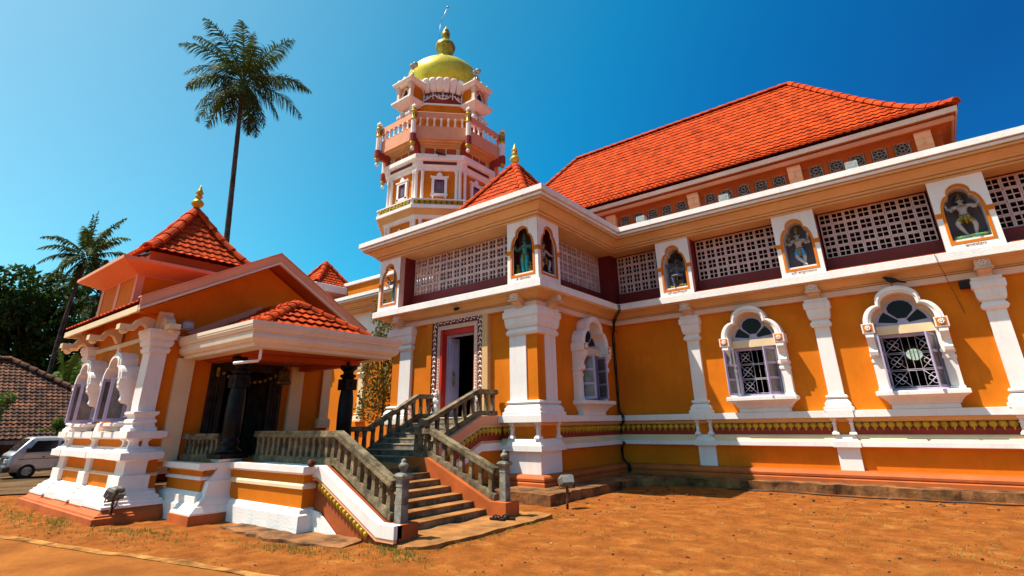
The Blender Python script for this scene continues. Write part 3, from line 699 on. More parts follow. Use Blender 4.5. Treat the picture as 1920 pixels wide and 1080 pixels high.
# upper storey of the entrance
niche(ent, FY(0, EY), -8.165, .51, back=.07, side_open=True, pd=.3, text='ॐ भीमाशंकर')
niche(ent, FY(0, EY), -13.855, .51, back=.07, side_open=True, pd=.4)
niche(ent, FX(EX, 0), 11.545, .51, back=.07, side_open=True, pd=.3)
def nbk(*a):
    b = MB(); b.box(*a); b.build('niche_back', GREYV, ent)
nbk(-8.61, -8.10, 11.46, 11.50, 5.3, 7.0); nbk(-8.14, -8.10, 11.50, 12.0, 5.3, 7.0); nbk(-8.70, -7.64, 11.1, 12.07, 6.95, 7.05); nbk(-13.45, -13.40, 11.09, 11.7, 5.3, 7.0)
mb = MB(); mb.prism([(-7.72, 11.09, 5.3), (-8.12, 11.47, 5.3), (-8.09, 11.50, 5.3), (-7.69, 11.12, 5.3)], (0, 0, 1.64)); mb.build('niche_divider', GREYV, ent)
mb2 = MB()
def jb(*a):
    b = MB(); b.box(*a); b.build('niche_jamb', JAMB, ent)
jb(-8.695, -8.62, 11.03, 11.22, 5.246, 7.054); mb2.box(-8.693, -8.622, 11.22, 12.05, 5.246, 7.054)
jb(-13.40, -13.325, 11.03, 11.22, 5.246, 7.054); mb2.box(-13.398, -13.327, 11.22, 11.72, 5.246, 7.054)
jb(-7.83, -7.65, 12.0, 12.075, 5.246, 7.054); mb2.box(-8.3, -7.83, 12.002, 12.073, 5.246, 7.054)
jb(-14.385, -14.32, 11.6, 12.07, 5.246, 6.9); jb(-14.385, -14.32, 11.012, 12.07, 6.9, 7.054); jb(-14.385, -14.32, 11.012, 11.10, 5.246, 6.9)
lattice(ent, FY(0, EY), -13.29, -8.72, 5.74, 7.03, -.20)
lattice(ent, FX(EX, 0), 12.10, 15.60, 5.74, 7.03, -.20)
mb2.box(-13.36, -8.66, EY+.05, EY+.20, 5.25, 5.74); mb2.box(EX-.2, EX-.05, 12.07, HY-.3, 5.25, 5.74); mb2.box(EX-.2, EX+.30, 15.62, HY+.1, 5.252, 7.05)
mb2.build('maroon_panel', MAROON, ent)
mb = MB(); mb.box(-13.3, -8.75, EY-.30, EY+.03, 5.25, 5.29); mb.build('orange_kerb', RUST, ent)
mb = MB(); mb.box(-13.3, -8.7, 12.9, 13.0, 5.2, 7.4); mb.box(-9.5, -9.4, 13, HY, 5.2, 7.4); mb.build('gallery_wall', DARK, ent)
mb = MB(); mb.box(EXL-.4, EX+.4, EY-.4, HY+.3, 7.5, 7.605); mb.build('flat_roof', _M['roof_slab'], ent)
mb = MB(); mb.box(-13.2, -8.8, 12.3, 16.6, 7.6, 7.95); mb.build('roof_upstand', RUST, ent)
hip_roof(ent, -13.41, -8.61, 12.1, 16.9, 7.96, [(0, 0), (.15, .38), (1, 3.22)], .21, .30)
finial(ent, (-11.01, 14.5, 11.1), 1.05)
# ------------------------------------------------------------------ TOWER
TX, TY = -22.8, 21.8
tower = thing('temple_tower', 'tall octagonal orange and white tower with a balcony and a golden onion dome', 'tower', (TX, TY, 0))
def octp(a, cw=True):
    Rr = a/math.cos(math.pi/8)
    pts = [(TX+Rr*math.cos(R(22.5+45*k)), TY+Rr*math.sin(R(22.5+45*k))) for k in range(8)]
    return pts[::-1] if cw else pts
BASE = octp(1.0)
def oct_sweep(prof, name, mt, parent=None):      # prof: (apothem, z)
    mb = MB(); mb.sweep(octp(2.0), [(a-2.0, z) for a, z in prof], closed=True); return mb.build(name, mt, parent or tower)
def face_frame(k, a):                            # k*45 deg face, frame with d outward from apothem a
    t = R(45*k); n = Vector((math.cos(t), math.sin(t))); u = Vector((-n.y, n.x))
    return lambda s_, d, z: (TX+n.x*(a+d)+u.x*s_, TY+n.y*(a+d)+u.y*s_, z)
FW = lambda a: a*math.tan(math.pi/8)             # half face width
oct_sweep([(3.1, 0), (3.1, 13.0)], 'lower_shaft', ORANGE)
oct_sweep([(3.1, 13.9), (3.1, 16.0)], 'upper_shaft', ORANGE)
oct_sweep([(3.12, 12.84), (3.28, 12.84), (3.31, 12.87), (3.28, 12.92), (3.28, 12.98), (3.35, 13.0), (3.35, 13.06), (3.1, 13.06)], 'lower_entablature', WHITE)
oct_sweep([(3.1, 13.062), (3.32, 13.062), (3.36, 13.12), (3.46, 13.2), (3.58, 13.28), (3.70, 13.335), (3.1, 13.335)], 'ledge_cove', PEACH)
oct_sweep([(3.1, 13.337), (3.74, 13.337), (3.76, 13.35), (3.76, 13.55), (3.70, 13.57), (3.70, 13.84), (3.76, 13.85), (3.76, 13.92), (3.1, 13.93)], 'white_ledge', WHITE)
oct_sweep([(3.1, 16.0), (3.22, 16.0), (3.26, 16.05), (3.26, 16.22), (3.30, 16.26), (3.36, 16.28), (3.36, 16.57), (3.44, 16.575), (3.50, 16.62), (3.52, 16.68), (3.52, 16.95), (3.1, 16.96)], 'upper_entablature', WHITE)
oct_sweep([(3.12, 16.7), (3.12, 17.75)], 'panel_wall', CREAM)
oct_sweep([(3.1, 17.60), (3.20, 17.60), (3.23, 17.66), (3.35, 17.68), (3.38, 17.74), (3.62, 17.77), (3.66, 17.825), (3.1, 17.825)], 'balcony_cove', PEACH)
oct_sweep([(3.0, 17.83), (3.80, 17.83), (3.80, 18.70), (3.68, 18.71), (3.68, 18.1), (2.4, 18.1)], 'balcony_parapet', SALMON)
oct_sweep([(3.67, 19.26), (3.81, 19.26), (3.83, 19.29), (3.83, 19.66), (3.79, 19.70), (3.67, 19.70), (3.67, 19.26)], 'balcony_rail', SALMON)
oct_sweep([(2.65, 17.6), (2.65, 20.95), (1, 20.95)], 'drum', ORANGE)
oct_sweep([(2.3, 20.952), (2.70, 20.952), (2.70, 21.08), (2.3, 21.09)], 'drum_fillet', WHITE)
mb = MB(); mb.lathe([(2.42, 21.05), (2.42, 22.2), (2.2, 22.22)], (TX, TY, 0), 48); mb.build('swag_band', DMAR, tower)
CL = mb
for k in range(8):
    vis = k in (5, 6, 7, 0, 1)
    P_ = face_frame(k, 3.1)
    # frieze panels
    mb = MB(); P2 = face_frame(k, 3.70); hw = FW(3.70)-.12; mb.pbox(P2, -hw, hw, -.02, .012, 13.59, 13.82); fz = mb.build('gold_frieze', mat('dark_green_paint', (.05, .045, .01), .6, .1, 3, .1), tower)
    mb = MB()
    n = 9
    for i in range(n):
        a = -hw+(i+.5)*2*hw/n
        mb.tube([P2(a+.11*math.cos(j*math.pi/4), .025, 13.705+.075*math.sin(j*math.pi/4)) for j in range(9)], .025, 5); mb.ico(P2(a, .03, 13.705), .05, 1, (1, 1, .6))
    for z in (13.60, 13.81): mb.tube([P2(-hw, .02, z), P2(hw, .02, z)], .018, 5)
    mb.build('gold_relief', GOLD, fz)
    # clustered columns at the corner between face k and k+1
    mb = MB()
    for kk, sg in ((k, 1), (k+1, -1)):
        Q = face_frame(kk, 3.1); hw3 = FW(3.1)
        for off in ((.06, .27) if sg == 1 else (.27,)):
            c = Q(sg*(hw3-off), .07, 0)
            for z0, z1 in ((13.93, 16.0), (8.6, 12.86)):
                mb.lathe([(.135, z0), (.135, z0+.10), (.11, z0+.13), (.10, z0+.2), (.095, z1-.18), (.125, z1-.14), (.10, z1-.1), (.14, z1-.04), (.14, z1)], (c[0], c[1], 0), 8)
    mb.build('clustered_columns', WHITE, tower)
    # maroon strip and lower panels
    P3 = face_frame(k, 3.36); hw = FW(3.36)-.38
    mb = MB(); mb.pbox(P3, -hw, hw, -.02, .012, 16.33, 16.53); mb.build('maroon_strip', MAROON, tower)
    P4 = face_frame(k, 3.12); hw = FW(3.12)
    mb = MB()
    for i in range(3):
        a = (i-1)*.66; mb.pbox(P4, a-.29, a+.29, .005, .012, 17.02, 17.54)
    mb.build('orange_panel', RUST, tower)
    # windows
    def tw(zb, zt, full):
        b = MB()
        for a0, a1, z0, z1 in ((-.46, -.30, zb, zt-.16), (.30, .46, zb, zt-.16), (-.46, .46, zt-.16, zt-.02), (-.50, .50, zb-.02, zb+.13)): b.pbox(P_, a0, a1, 0, .13, z0, z1)
        b.pprism(P_, [(-.54, zt-.03), (-.54, zt+.10), (-.42, zt+.04), (.42, zt+.04), (.54, zt+.10), (.54, zt-.03)], 0, .16)
        b.pprism(P_, [(-.17, zt+.04), (-.17, zt+.16), (-.10, zt+.24), (0, zt+.33), (.10, zt+.24), (.17, zt+.16), (.17, zt+.04)], 0, .14)
        for sg in (-1, 1): b.pbox(P_, sg*.38-.05, sg*.38+.05, 0, .10, zb-.16, zb-.02)
        o = b.build('window', WHITE, tower)
        r_ = MB(); zb2, zt2 = zb+.13, zt-.16
        for a0, a1, z0, z1 in ((-.30, -.20, zb2, zt2), (.20, .30, zb2, zt2), (-.2, .2, zt2-.1, zt2), (-.2, .2, zb2, zb2+.06)): r_.pbox(P_, a0, a1, .002, .09, z0, z1)
        r_.build('frame', MAROON, o)
        g = MB(); g.pbox(P_, -.2, .2, .002, .012, zb2+.06, zt2-.1); g.build('pane', DARK, o)
        g = MB()
        for sg in (-1, 1): g.pbox(P_, sg*.19-.012, sg*.19+.012, .012, .05, zb2+.06, zt2-.1)
        for i in range(-3, 9): 
            z0 = zb2+.06+i*.09
            for s1 in (-1, 1):
                a0, a1, q0, q1 = -.17*s1, .17*s1, z0, z0+.34
                lo, hi = zb2+.07, zt2-.11
                f0 = max(0, (lo-q0)/(q1-q0)); f1 = min(1, (hi-q0)/(q1-q0))
                if f1-f0 > .05: g.tube([P_(a0+(a1-a0)*f0, .03, q0+(q1-q0)*f0), P_(a0+(a1-a0)*f1, .03, q0+(q1-q0)*f1)], .008, 4)
        g.build('grille', LAV, o)
    tw(14.38, 15.58, True)
    tw(11.1, 12.2, False)
    # balusters
    P5 = face_frame(k, 3.74); hw = FW(3.74)-.18
    for i in range(7):
        a = -hw+.1+(2*hw-.2)*i/6; c = P5(a, 0, 0)
        mb = MB(); mb.lathe([(.09, 18.69), (.09, 18.74), (.045, 18.77), (.08, 18.86), (.05, 18.96), (.04, 19.0), (.07, 19.08), (.045, 19.14), (.10, 19.20), (.10, 19.27)], (c[0], c[1], 0), 8); mb.build('baluster', WHITE, tower)
    # corner post
    a_ = 3.98/math.cos(math.pi/8); t = R(22.5+45*k); c = (TX+a_*math.cos(t), TY+a_*math.sin(t), 0)
    mb = MB(); mb.lathe([(.15, 18.008), (.15, 18.952), (.13, 18.971)], c, 10, sm=False); po = mb.build('corner_post', WHITE, tower)
    mb = MB(); mb.lathe([(.18, 17.426), (.20, 17.472), (.20, 17.981), (.16, 18.027)], c, 10, sm=False); mb.build('post_foot', DMAR, po)
    mb = MB(); mb.lathe([(.17, 18.952), (.19, 19.008), (.19, 19.063), (.16, 19.081), (.16, 19.507), (.20, 19.544), (.20, 19.599), (.12, 19.636), (.10, 19.692), (.16, 19.748)], c, 10); 
    mb.build('post_lantern', GOLD, po)
    mb = MB(); mb.lathe([(.05, 17.009), (.10, 17.194), (.14, 17.324), (.18, 17.426)], c, 10); mb.build('post_cup', GOLD, po)
    mb = MB()
    for j in range(6):
        tt = math.pi/3*j; q = (c[0]+.155*math.cos(tt), c[1]+.155*math.sin(tt)); mb.tube([(q[0], q[1], 19.137), (q[0], q[1], 19.461)], .035, 4)
    mb.build('lantern_panel', MAROON, po)
    mb = MB(); mb.lathe([(.06, 19.711), (.15, 19.766), (.18, 19.858), (.15, 19.960), (.06, 20.016), (.03, 20.062), (.03, 20.117), (.002, 20.154)], c, 12); mb.build('post_ball', WHITE, po)
    mb = MB(); mb.lathe([(.02, 16.880), (.09, 16.936), (.12, 17.028), (.09, 17.120), (.04, 17.176)], c, 10); mb.build('pendant_ball', WHITE, po)
    # curved bracket under the post
    mb = MB(); dv = Vector((math.cos(t), math.sin(t), 0)); sv = Vector((-dv.y, dv.x, 0))
    pr_ = [(3.30, 16.98), (3.62, 16.96), (3.72, 17.06), (3.70, 17.2), (3.78, 17.34), (3.95, 17.38), (4.1, 17.34), (4.2, 17.42), (4.2, 17.82), (3.6, 17.82), (3.48, 17.5), (3.45, 17.25)]
    A = [mb.v((TX+dv.x*r_+sv.x*.13, TY+dv.y*r_+sv.y*.13, z)) for r_, z in pr_]; B = [mb.v((TX+dv.x*r_-sv.x*.13, TY+dv.y*r_-sv.y*.13, z)) for r_, z in pr_]
    mb.f(A); mb.f(B[::-1])
    for i in range(len(A)): mb.f([A[i], A[(i+1) % len(A)], B[(i+1) % len(A)], B[i]])
    mb.build('post_bracket', DMAR, tower)
# swags
mb = MB()
for i in range(24):
    t0 = 2*math.pi*i/24; r_ = 2.47
    q = lambda t, z: (TX+r_*math.cos(t), TY+r_*math.sin(t), z)
    mb.tube([q(t0, 22.1), q(t0, 21.55 if i % 2 else 21.62)], .04, 5)
    if i % 2:
        for s_ in (1, .55):
            mb.tube([q(t0+s_*.2*math.cos(j*math.pi/8), 21.95-.36*math.sin(j*math.pi/8)) for j in range(9)], .04 if s_ == 1 else .03, 5)
    mb.tube([q(t0+.02+2*math.pi/24*j/4, 21.88-.09*math.sin(j*math.pi/4)) for j in range(5)], .025, 5)
mb.build('swag', WHITE, tower)
mb = MB()
for i in range(36):
    t = 2*math.pi*i/36; n_ = Vector((math.cos(t), math.sin(t), 0)); u_ = Vector((-n_.y, n_.x, 0))
    out = [(-.165, 0), (.165, 0), (.19, .35), (.20, .72), (.165, .84), (.09, .9), (0, .92), (-.09, .9), (-.165, .84), (-.20, .72), (-.19, .35)]
    def pp(x, z, th): 
        r_ = 2.34+.38*z; return (TX+n_.x*(r_+th)+u_.x*x*(1+.25*z), TY+n_.y*(r_+th)+u_.y*x*(1+.25*z), 22.16+z)
    A = [mb.v(pp(x, z, .10)) for x, z in out]; B = [mb.v(pp(x, z, 0)) for x, z in out]; D_ = [mb.v(pp(x*.7, .12+z*.76, .13)) for x, z in out]; 
    mb.f(B[::-1])
    for i2 in range(len(out)):
        j2 = (i2+1) % len(out); mb.f([A[i2], A[j2], B[j2], B[i2]], True); mb.f([A[i2], A[j2], D_[j2], D_[i2]], True)
    mb.f(D_); mb.ico(pp(0, .62, .10), .085, 1, (1, 1, 1.2))
mb.build('lotus_collar', WHITE, tower)
mb = MB(); mb.lathe([(2.15, 22.1), (2.15, 22.9), (2.25, 23.1), (2.42, 23.5), (2.56, 24.0), (2.60, 24.40), (2.55, 24.78), (2.36, 25.14), (2.05, 25.46), (1.65, 25.70), (1.2, 25.90), (.85, 26.02), (.5, 26.10)], (TX, TY, 0), 48)
dome = mb.build('dome', DOME, tower)
mb = MB()
for i in range(16):
    t = 2*math.pi*i/16; n_ = Vector((math.cos(t), math.sin(t), 0)); u_ = Vector((-n_.y, n_.x, 0))
    L = [(1.74, 25.72, 0), (1.60, 25.82, .2), (1.2, 26.0, .25), (.8, 26.18, .18), (.45, 26.30, .08)]
    for (r0, z0, w0), (r1, z1, w1) in zip(L, L[1:]):
        p = Vector((TX, TY, 0)); q = [p+n_*r0+u_*w0+Vector((0, 0, z0)), p+n_*r1+u_*w1+Vector((0, 0, z1)), p+n_*r1-u_*w1+Vector((0, 0, z1)), p+n_*r0-u_*w0+Vector((0, 0, z0))]
        if w0 == 0: mb.f([mb.v(x) for x in q[:3]])
        else: mb.f([mb.v(x) for x in q])
mb.lathe([(1.1, 25.98), (.9, 26.12), (.55, 26.28), (.3, 26.34)], (TX, TY, 0), 16)
mb.build('crown_petals', WHITE, dome)
mb = MB()
mb.lathe([(.62, 26.240), (.60, 26.330), (.46, 26.442), (.42, 26.600), (.50, 26.679), (.52, 26.758), (.46, 26.825), (.44, 26.904), (.56, 27.185), (.66, 27.500), (.72, 27.635), (.73, 27.804), (.66, 27.995), (.48, 28.197), (.28, 28.332), (.2, 28.445), (.2, 28.557), (.27, 28.670), (.31, 28.850), (.30, 29.008), (.22, 29.142), (.25, 29.210), (.22, 29.300), (.1, 29.390), (.05, 29.547), (.01, 29.750)], (TX, TY, 0), 24)
mb.lathe([(.66, 27.590), (.70, 27.612), (.70, 27.703), (.66, 27.725)], (TX, TY, 0), 24)
mb.build('dome_finial', mat('finial_gold', (.45, .34, .03), .38, .25, 3, .2, 20, metal=.4, stain=.4, stcol=(.12, .09, .02)), dome)
# kiosks on the cardinal faces
def kiosk_at(k):
    P_ = face_frame(k, 2.6)
    kb = MB(); kb.loft(-.74, .74, .0, 1.05, [(-.25, 20.75), (-.1, 20.85), (.05, 21.0), (.12, 21.12), (.16, 21.13), (.16, 21.25), (.1, 21.27)], P_)
    ko = kb.build('turret_kiosk', WHITE, tower)
    b = MB(); b.pbox(P_, -.58, .58, -.3, .75, 21.27, 22.45); b.build('kiosk_wall', ORANGE, ko)
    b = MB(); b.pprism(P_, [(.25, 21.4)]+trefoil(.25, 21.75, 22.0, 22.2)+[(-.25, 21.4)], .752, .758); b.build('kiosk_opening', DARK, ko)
    b = MB(); oc = [(.33, 21.35)]+trefoil(.33, 21.78, 22.05, 22.30)+[(-.33, 21.35)]; ic = [(.24, 21.4)]+trefoil(.24, 21.75, 22.0, 22.19)+[(-.24, 21.4)]
    b.ring(P_, oc, ic, .75, .82, True); b.build('kiosk_arch', PALE, ko)
    for a in (-.56, .56):
        b = MB(); b.loft(a-.10, a+.10, .70, .95, [(.03, 21.26), (.03, 21.34), (0, 21.36), (0, 22.1), (.03, 22.12), (.05, 22.2), (.02, 22.22), (.07, 22.32), (.07, 22.42)], P_); b.build('kiosk_column', PALE, ko)
    b = MB(); b.loft(-.70, .70, -.2, .98, [(-.05, 22.42), (.05, 22.46), (.08, 22.5), (.08, 22.56), (.22, 22.64), (.22, 22.72), (.1, 22.76), (-.2, 22.95), (-.5, 23.02)], P_)
    for a, d in ((-.62, .9), (.62, .9), (-.62, 0), (.62, 0), (0, .95)):
        c = P_(a, d, 0); b.lathe([(.14, 22.74), (.16, 22.84), (.08, 22.92), (.1, 22.98), (.002, 23.14)], (c[0], c[1], 0), 8)
    c = P_(0, .45, 0); b.lathe([(.5, 22.85), (.52, 22.95), (.4, 23.12), (.2, 23.22), (.1, 23.28), (.12, 23.34), (.002, 23.5)], (c[0], c[1], 0), 12)
    b.build('kiosk_roof', WHITE, ko)
    for a in (-.42, .42):       # crouching bracket figures
        f_ = MB()
        for q, r_, sq in (((a, .55, 20.35), .24, (1, 1, 1.25)), ((a, .62, 20.72), .14, (1, 1, 1.1)), ((a+.10, .78, 20.2), .15, (1, 1, 1.3)), ((a-.12, .78, 20.2), .15, (1, 1, 1.3)), ((a, .6, 19.95), .2, (1.2, 1, .7)), ((a+.22, .6, 20.55), .09, (1, 1, 1.9)), ((a-.22, .6, 20.55), .09, (1, 1, 1.9)), ((a, .3, 20.0), .22, (1, 1, 1)), ((a, .55, 19.72), .15, (1, 1, 1.3))):
            f_.ico(P_(*q), r_, 2, sq)
        f_.build('bracket_figure', WHITE, ko)
for k in (0, 2, 4, 6): kiosk_at(k)
def tower_lamp(k, sd, label):
    P_ = face_frame(k, 2.6); c = Vector(P_(sd, .7, 22.9))
    t_ = thing('dome_floodlight', label, 'floodlight', c, 'floodlights on the tower turrets')
    b = MB(); b.tube([c, c+Vector((0, 0, .75))], .035, 6); b.tube([c+Vector((-.2, 0, .75)), c+Vector((.2, 0, .75))], .03, 6); b.build('pole', METALG, t_)
    for sg in (-1, 1):
        b = MB(); q = c+Vector((sg*.15, .0, .92)); b.lathe([(.06, -.12), (.15, -.05), (.19, .1), (.19, .12), (.15, .12)], q, 10); b.build('lamp_head', METALG, t_)
tower_lamp(6, .55, 'double floodlight on the left turret beside the golden dome')
tower_lamp(0, -.2, 'double floodlight on the right turret beside the golden dome')
lr = MB(); lr.tube([(TX-.55, TY-.1, 28.2), (TX-.58, TY-.1, 29.6), (TX-.54, TY-.1, 30.1), (TX-.25, TY-.1, 30.7), (TX+.18, TY-.1, 31.3)], .022, 6)
lr.ico((TX+.2, TY-.1, 31.32), .10, 1); lt = lr.build('lamp_pole', METALG); tag(lt, 'thin bent lamp pole rising behind the dome finial', 'lamp pole')

# ------------------------------------------------------------------ PAVILION
pav = thing('gabled_pavilion', 'small orange pavilion on a stepped white plinth with a gable and carved brackets', 'pavilion', (-15.2, 6.4, 0))
QX, QY, QXL, QYB = -13.05, 4.2, -17.4, 8.6
pathP = [(QX, 4.70), (QX, QY), (QXL, QY), (QXL, 5.3), (-21, 5.3), (-21, QYB)]
# path travels -X so that outside is on the left: QX,QYB -> QX,QY goes -Y (left = +X)
PF, PG = FY(0, QY), FX(QX, 0)
wcs = [-14.18, -16.27]
mb = MB()
wall_holes(mb, PF, QXL, QX, 0.9, 4.33, [(c-.40, c+.40, 1.78, 2.72) for c in wcs])
mb.box(QXL, QXL+.3, QY+.3, 5.3, .9, 4.05); mb.prism([(QXL, 3.75, 4.02), (QXL, 9.05, 4.02), (QXL, 6.4, 5.55)], (.3, 0, 0)); mb.box(-21, QXL, 5.3, 5.6, .2, 4.4)
mb.build('front_wall', ORANGE, pav)
mb = MB(); DZ = (5.55, 7.05, .98, 3.2)
PGm = lambda a, d, z: (QX+d, a, z)
wall_holes(mb, PGm, QY+.3, QYB, .9, 4.05, [DZ])
a = [mb.v((QX-.002, y, z)) for y, z in ((3.75, 4.02), (9.05, 4.02), (6.4, 5.55))]; b = [mb.v((QX-.3, y, z)) for y, z in ((3.75, 4.02), (9.05, 4.02), (6.4, 5.55))]
mb.f(a); mb.f(b[::-1])
for i in range(3): mb.f([a[i], a[(i+1) % 3], b[(i+1) % 3], b[i]])
mb.build('gable_wall', ORANGE, pav)
mb = MB(); mb.box(QXL+.3, QX-.3, 8.3, QYB, .9, 4); mb.box(QXL+.3, QX-.3, QY+.3, QYB, .9, .97); mb.box(QXL+.3, QX-.3, QY+.3, QYB, 3.9, 3.98); mb.box(QXL+.3, QXL+.4, 5.3, 8.3, 1, 3.9); mb.build('interior', _M['interior_paint'], pav)
def pv(prof, nm, mt, segs=None): 
    mb = MB(); mb.sweep(pathP, prof, segs); return mb.build(nm, mt, pav)
pv([(0, -.25), (.60, -.25), (.60, .11), (.55, .12), (.54, .15), (.42, .18), (.42, .21), (0, .21)], 'plinth_base', PLINTH)
pv([(0, .212), (.40, .212), (.40, .33), (.33, .35), (.33, .37), (.24, .41), (.20, .45), (.12, .49), (.10, .51), (0, .515)], 'plinth_step', WHITE2)
pv([(0, .515), (.09, .515), (.09, .745), (0, .745)], 'lower_panel', ORANGE)
pv([(0, .747), (.115, .747), (.115, .77), (.07, .79), (.05, .80), (0, .80)], 'plinth_ledge', CREAM)
pv([(0, .80), (.04, .80), (.04, 1.04), (0, 1.04)], 'upper_panel', ORANGE)
pv([(0, 1.04), (.06, 1.04), (.10, 1.06), (.26, 1.07), (.26, 1.19), (.17, 1.20), (.15, 1.23), (.08, 1.26), (.05, 1.29), (0, 1.29)], 'white_ledge', WHITE)
pv([(0, 1.29), (.03, 1.29), (.03, 1.44), (0, 1.44)], 'frieze_panel', ORANGE)
pv([(0, 1.44), (.05, 1.44), (.10, 1.475), (.22, 1.48), (.22, 1.59), (0, 1.60)], 'upper_ledge', WHITE)
pv([(0, 3.48), (.05, 3.48), (.05, 3.58), (0, 3.58)], 'wall_band', CREAM)
def plinth_block(x0, x1, y0, y1, full=True):
    m1 = MB(); m1.loft(x0, x1, y0, y1, [(.48, -.25), (.48, .07), (.455, .09), (.44, .14), (.37, .21), (.34, .235)]); m1.build('plinth_foot', PLINTH, pav)
    m2 = MB(); m2.loft(x0, x1, y0, y1, [(.37, .236), (.37, .28), (.33, .30), (.32, .34), (.28, .35), (.26, .41), (.21, .43), (.19, .47), (.13, .50), (.10, .53), (.10, .77), (.04, .79), (.03, .81), (.03, 1.02), (.06, 1.04), (.19, 1.065), (.19, 1.20), (.14, 1.21), (.10, 1.26), (.06, 1.27), (.05, 1.30)])
    for xx in (x0+.06, x1-.06):
        m2.loft(xx-.05, xx+.05, y0-.02, y0+.1, [(.03, 1.29), (0, 1.34), (0, 1.40), (.03, 1.43), (.05, 1.45)])
    if y1-y0 > .3:
        for yy in (y0+.08, y1-.08): m2.loft(x1-.1, x1+.02, yy-.05, yy+.05, [(.03, 1.29), (0, 1.34), (0, 1.40), (.03, 1.43), (.05, 1.45)])
    m2.loft(x0, x1, y0, y1, [(.12, 1.455), (.15, 1.47), (.15, 1.602)])
    m2.build('plinth_pier', WHITE, pav)
PILP = [(.08, 1.60), (.08, 1.66), (.05, 1.68), (.03, 1.75), (.06, 1.77), (.05, 1.82), (.02, 1.84), (.02, 1.88), (.07, 1.93), (.07, 1.98), (0, 1.99), (0, 3.17), (.03, 3.18), (.05, 3.26), (.02, 3.28), (.02, 3.30), (.06, 3.33), (.08, 3.40), (.06, 3.45), (.09, 3.48), (.11, 3.53), (.11, 3.57), (.13, 3.58), (.13, 3.66), (.08, 3.67)]
plinth_block(-13.42, -12.97, 4.12, 4.45); plinth_block(-15.38, -15.14, 4.12, 4.3); plinth_block(-17.48, -17.1, 4.12, 4.45)
for x0, x1 in ((-13.36, -12.95), (-17.5, -17.12)):
    mb = MB(); mb.loft(x0, x1, 4.10, 4.42, PILP); mb.build('corner_pilaster', WHITE, pav)
mb = MB(); mb.loft(-15.33, -15.19, 4.15, 4.3, [(.06, 1.6), (.05, 1.7), (0, 1.74), (0, 3.48)]); mb.build('slim_pilaster', WHITE, pav)
# windows of the pavilion
def pav_window(c):
    PP = lambda a, d, z: PF(c+a, d, z)
    b = MB()
    for a0, a1, z0, z1 in ((-.42, -.36, 1.76, 2.74), (.36, .42, 1.76, 2.74), (-.36, .36, 2.68, 2.74), (-.36, .36, 1.76, 1.82)): b.pbox(PP, a0, a1, -.08, .05, z0, z1)
    o = b.build('window', LAV, pav)
    s = MB()
    for ex, d in ((0, .33), (.05, .36)):
        s.ring(PP, trefoil(.60-ex, 2.62, 2.95, 3.26-ex, .36-ex), trefoil(.60-ex-.07, 2.62, 2.93, 3.26-ex-.07, .36-ex-.05), 0, d)
    for sg in (-1, 1):
        s.pbox(PP, sg*.56-.07, sg*.56+.07, 0, .36, 2.56, 2.66)
        s.dprism(PP, [(0, 2.56), (.34, 2.56), (.34, 2.48), (.27, 2.40), (.24, 2.30), (.26, 2.22), (.20, 2.16), (.10, 2.14), (.07, 2.10), (.07, 1.92), (.12, 1.88), (0, 1.88)], sg*.54-.07, sg*.54+.07)
    s.build('surround', WHITE, o)
    t_ = MB(); t_.pprism(PP, trefoil(.50, 2.62, 2.9, 3.16, .3), .004, .01); t_.pbox(PP, -.47, .47, 0, .10, 2.745, 2.8); t_.build('tympanum', CREAM, o)
    l = MB(); l.loft(-.46, .46, 0, .16, [(-.04, 1.605), (-.02, 1.66), (.05, 1.70), (.10, 1.71), (.10, 1.76), (.08, 1.77)], PP); l.build('sill', WHITE, o)
    shutter(o, PP, (-.36, .055), 1.80, 2.70, .36, R(75), 1, 0); shutter(o, PP, (.36, .055), 1.80, 2.70, .36, R(80), -1, 0)
    g = MB()
    for k in range(5): g.tube([PP(-.3+.15*k, -.05, 1.82), PP(-.3+.15*k, -.05, 2.68)], .009, 4)
    g.build('window_grille', LAV, o)
for c in wcs: pav_window(c)
# eave brackets
def pav_bracket(o3, dirv, L=.62):
    dv = Vector(dirv).normalized(); sv = Vector((-dv.y, dv.x, 0)); mb = MB()
    sh = [(0, 3.60), (.06, 3.58), (.10, 3.64), (.16, 3.74), (.24, 3.76), (.30, 3.70), (.34, 3.62), (.60, 3.62), (.60, 3.72), (.40, 3.73), (.34, 3.84), (.24, 3.92), (.14, 3.92), (.0, 3.88)]
    pts = [(o3[0]+dv.x*d*L/.62+sv.x*.09, o3[1]+dv.y*d*L/.62+sv.y*.09, z) for d, z in sh]
    mb.prism(pts, sv*-.18)
    c = (o3[0]+dv.x*.53*L/.62, o3[1]+dv.y*.53*L/.62, 0)
    mb.loft(c[0]-.11, c[0]+.11, c[1]-.11, c[1]+.11, [(0, 3.615), (0, 3.725)])
    mb.lathe([(.03, 3.53), (.07, 3.555), (.08, 3.59), (.06, 3.616)], (c[0], c[1], 0), 10)
    mb.build('eave_bracket', CREAM, pav)
pav_bracket((-13.16, 4.12), (0, -1, 0)); pav_bracket((-15.26, 4.15), (0, -1, 0)); pav_bracket((-17.3, 4.12), (0, -1, 0))
pav_bracket((-12.97, 4.26), (1, 0, 0)); pav_bracket((-17.5, 4.2), (-1, 0, 0)); pav_bracket((-17.45, 4.12), (-.7, -.7, 0)); pav_bracket((-12.97, 8.45), (1, 0, 0))
for y in (4.12, 8.35):
    mb = MB(); mb.box(-13.045, -12.93, y, y+.27, 3.66, 4.05); mb.build('gable_stub', CREAM, pav)
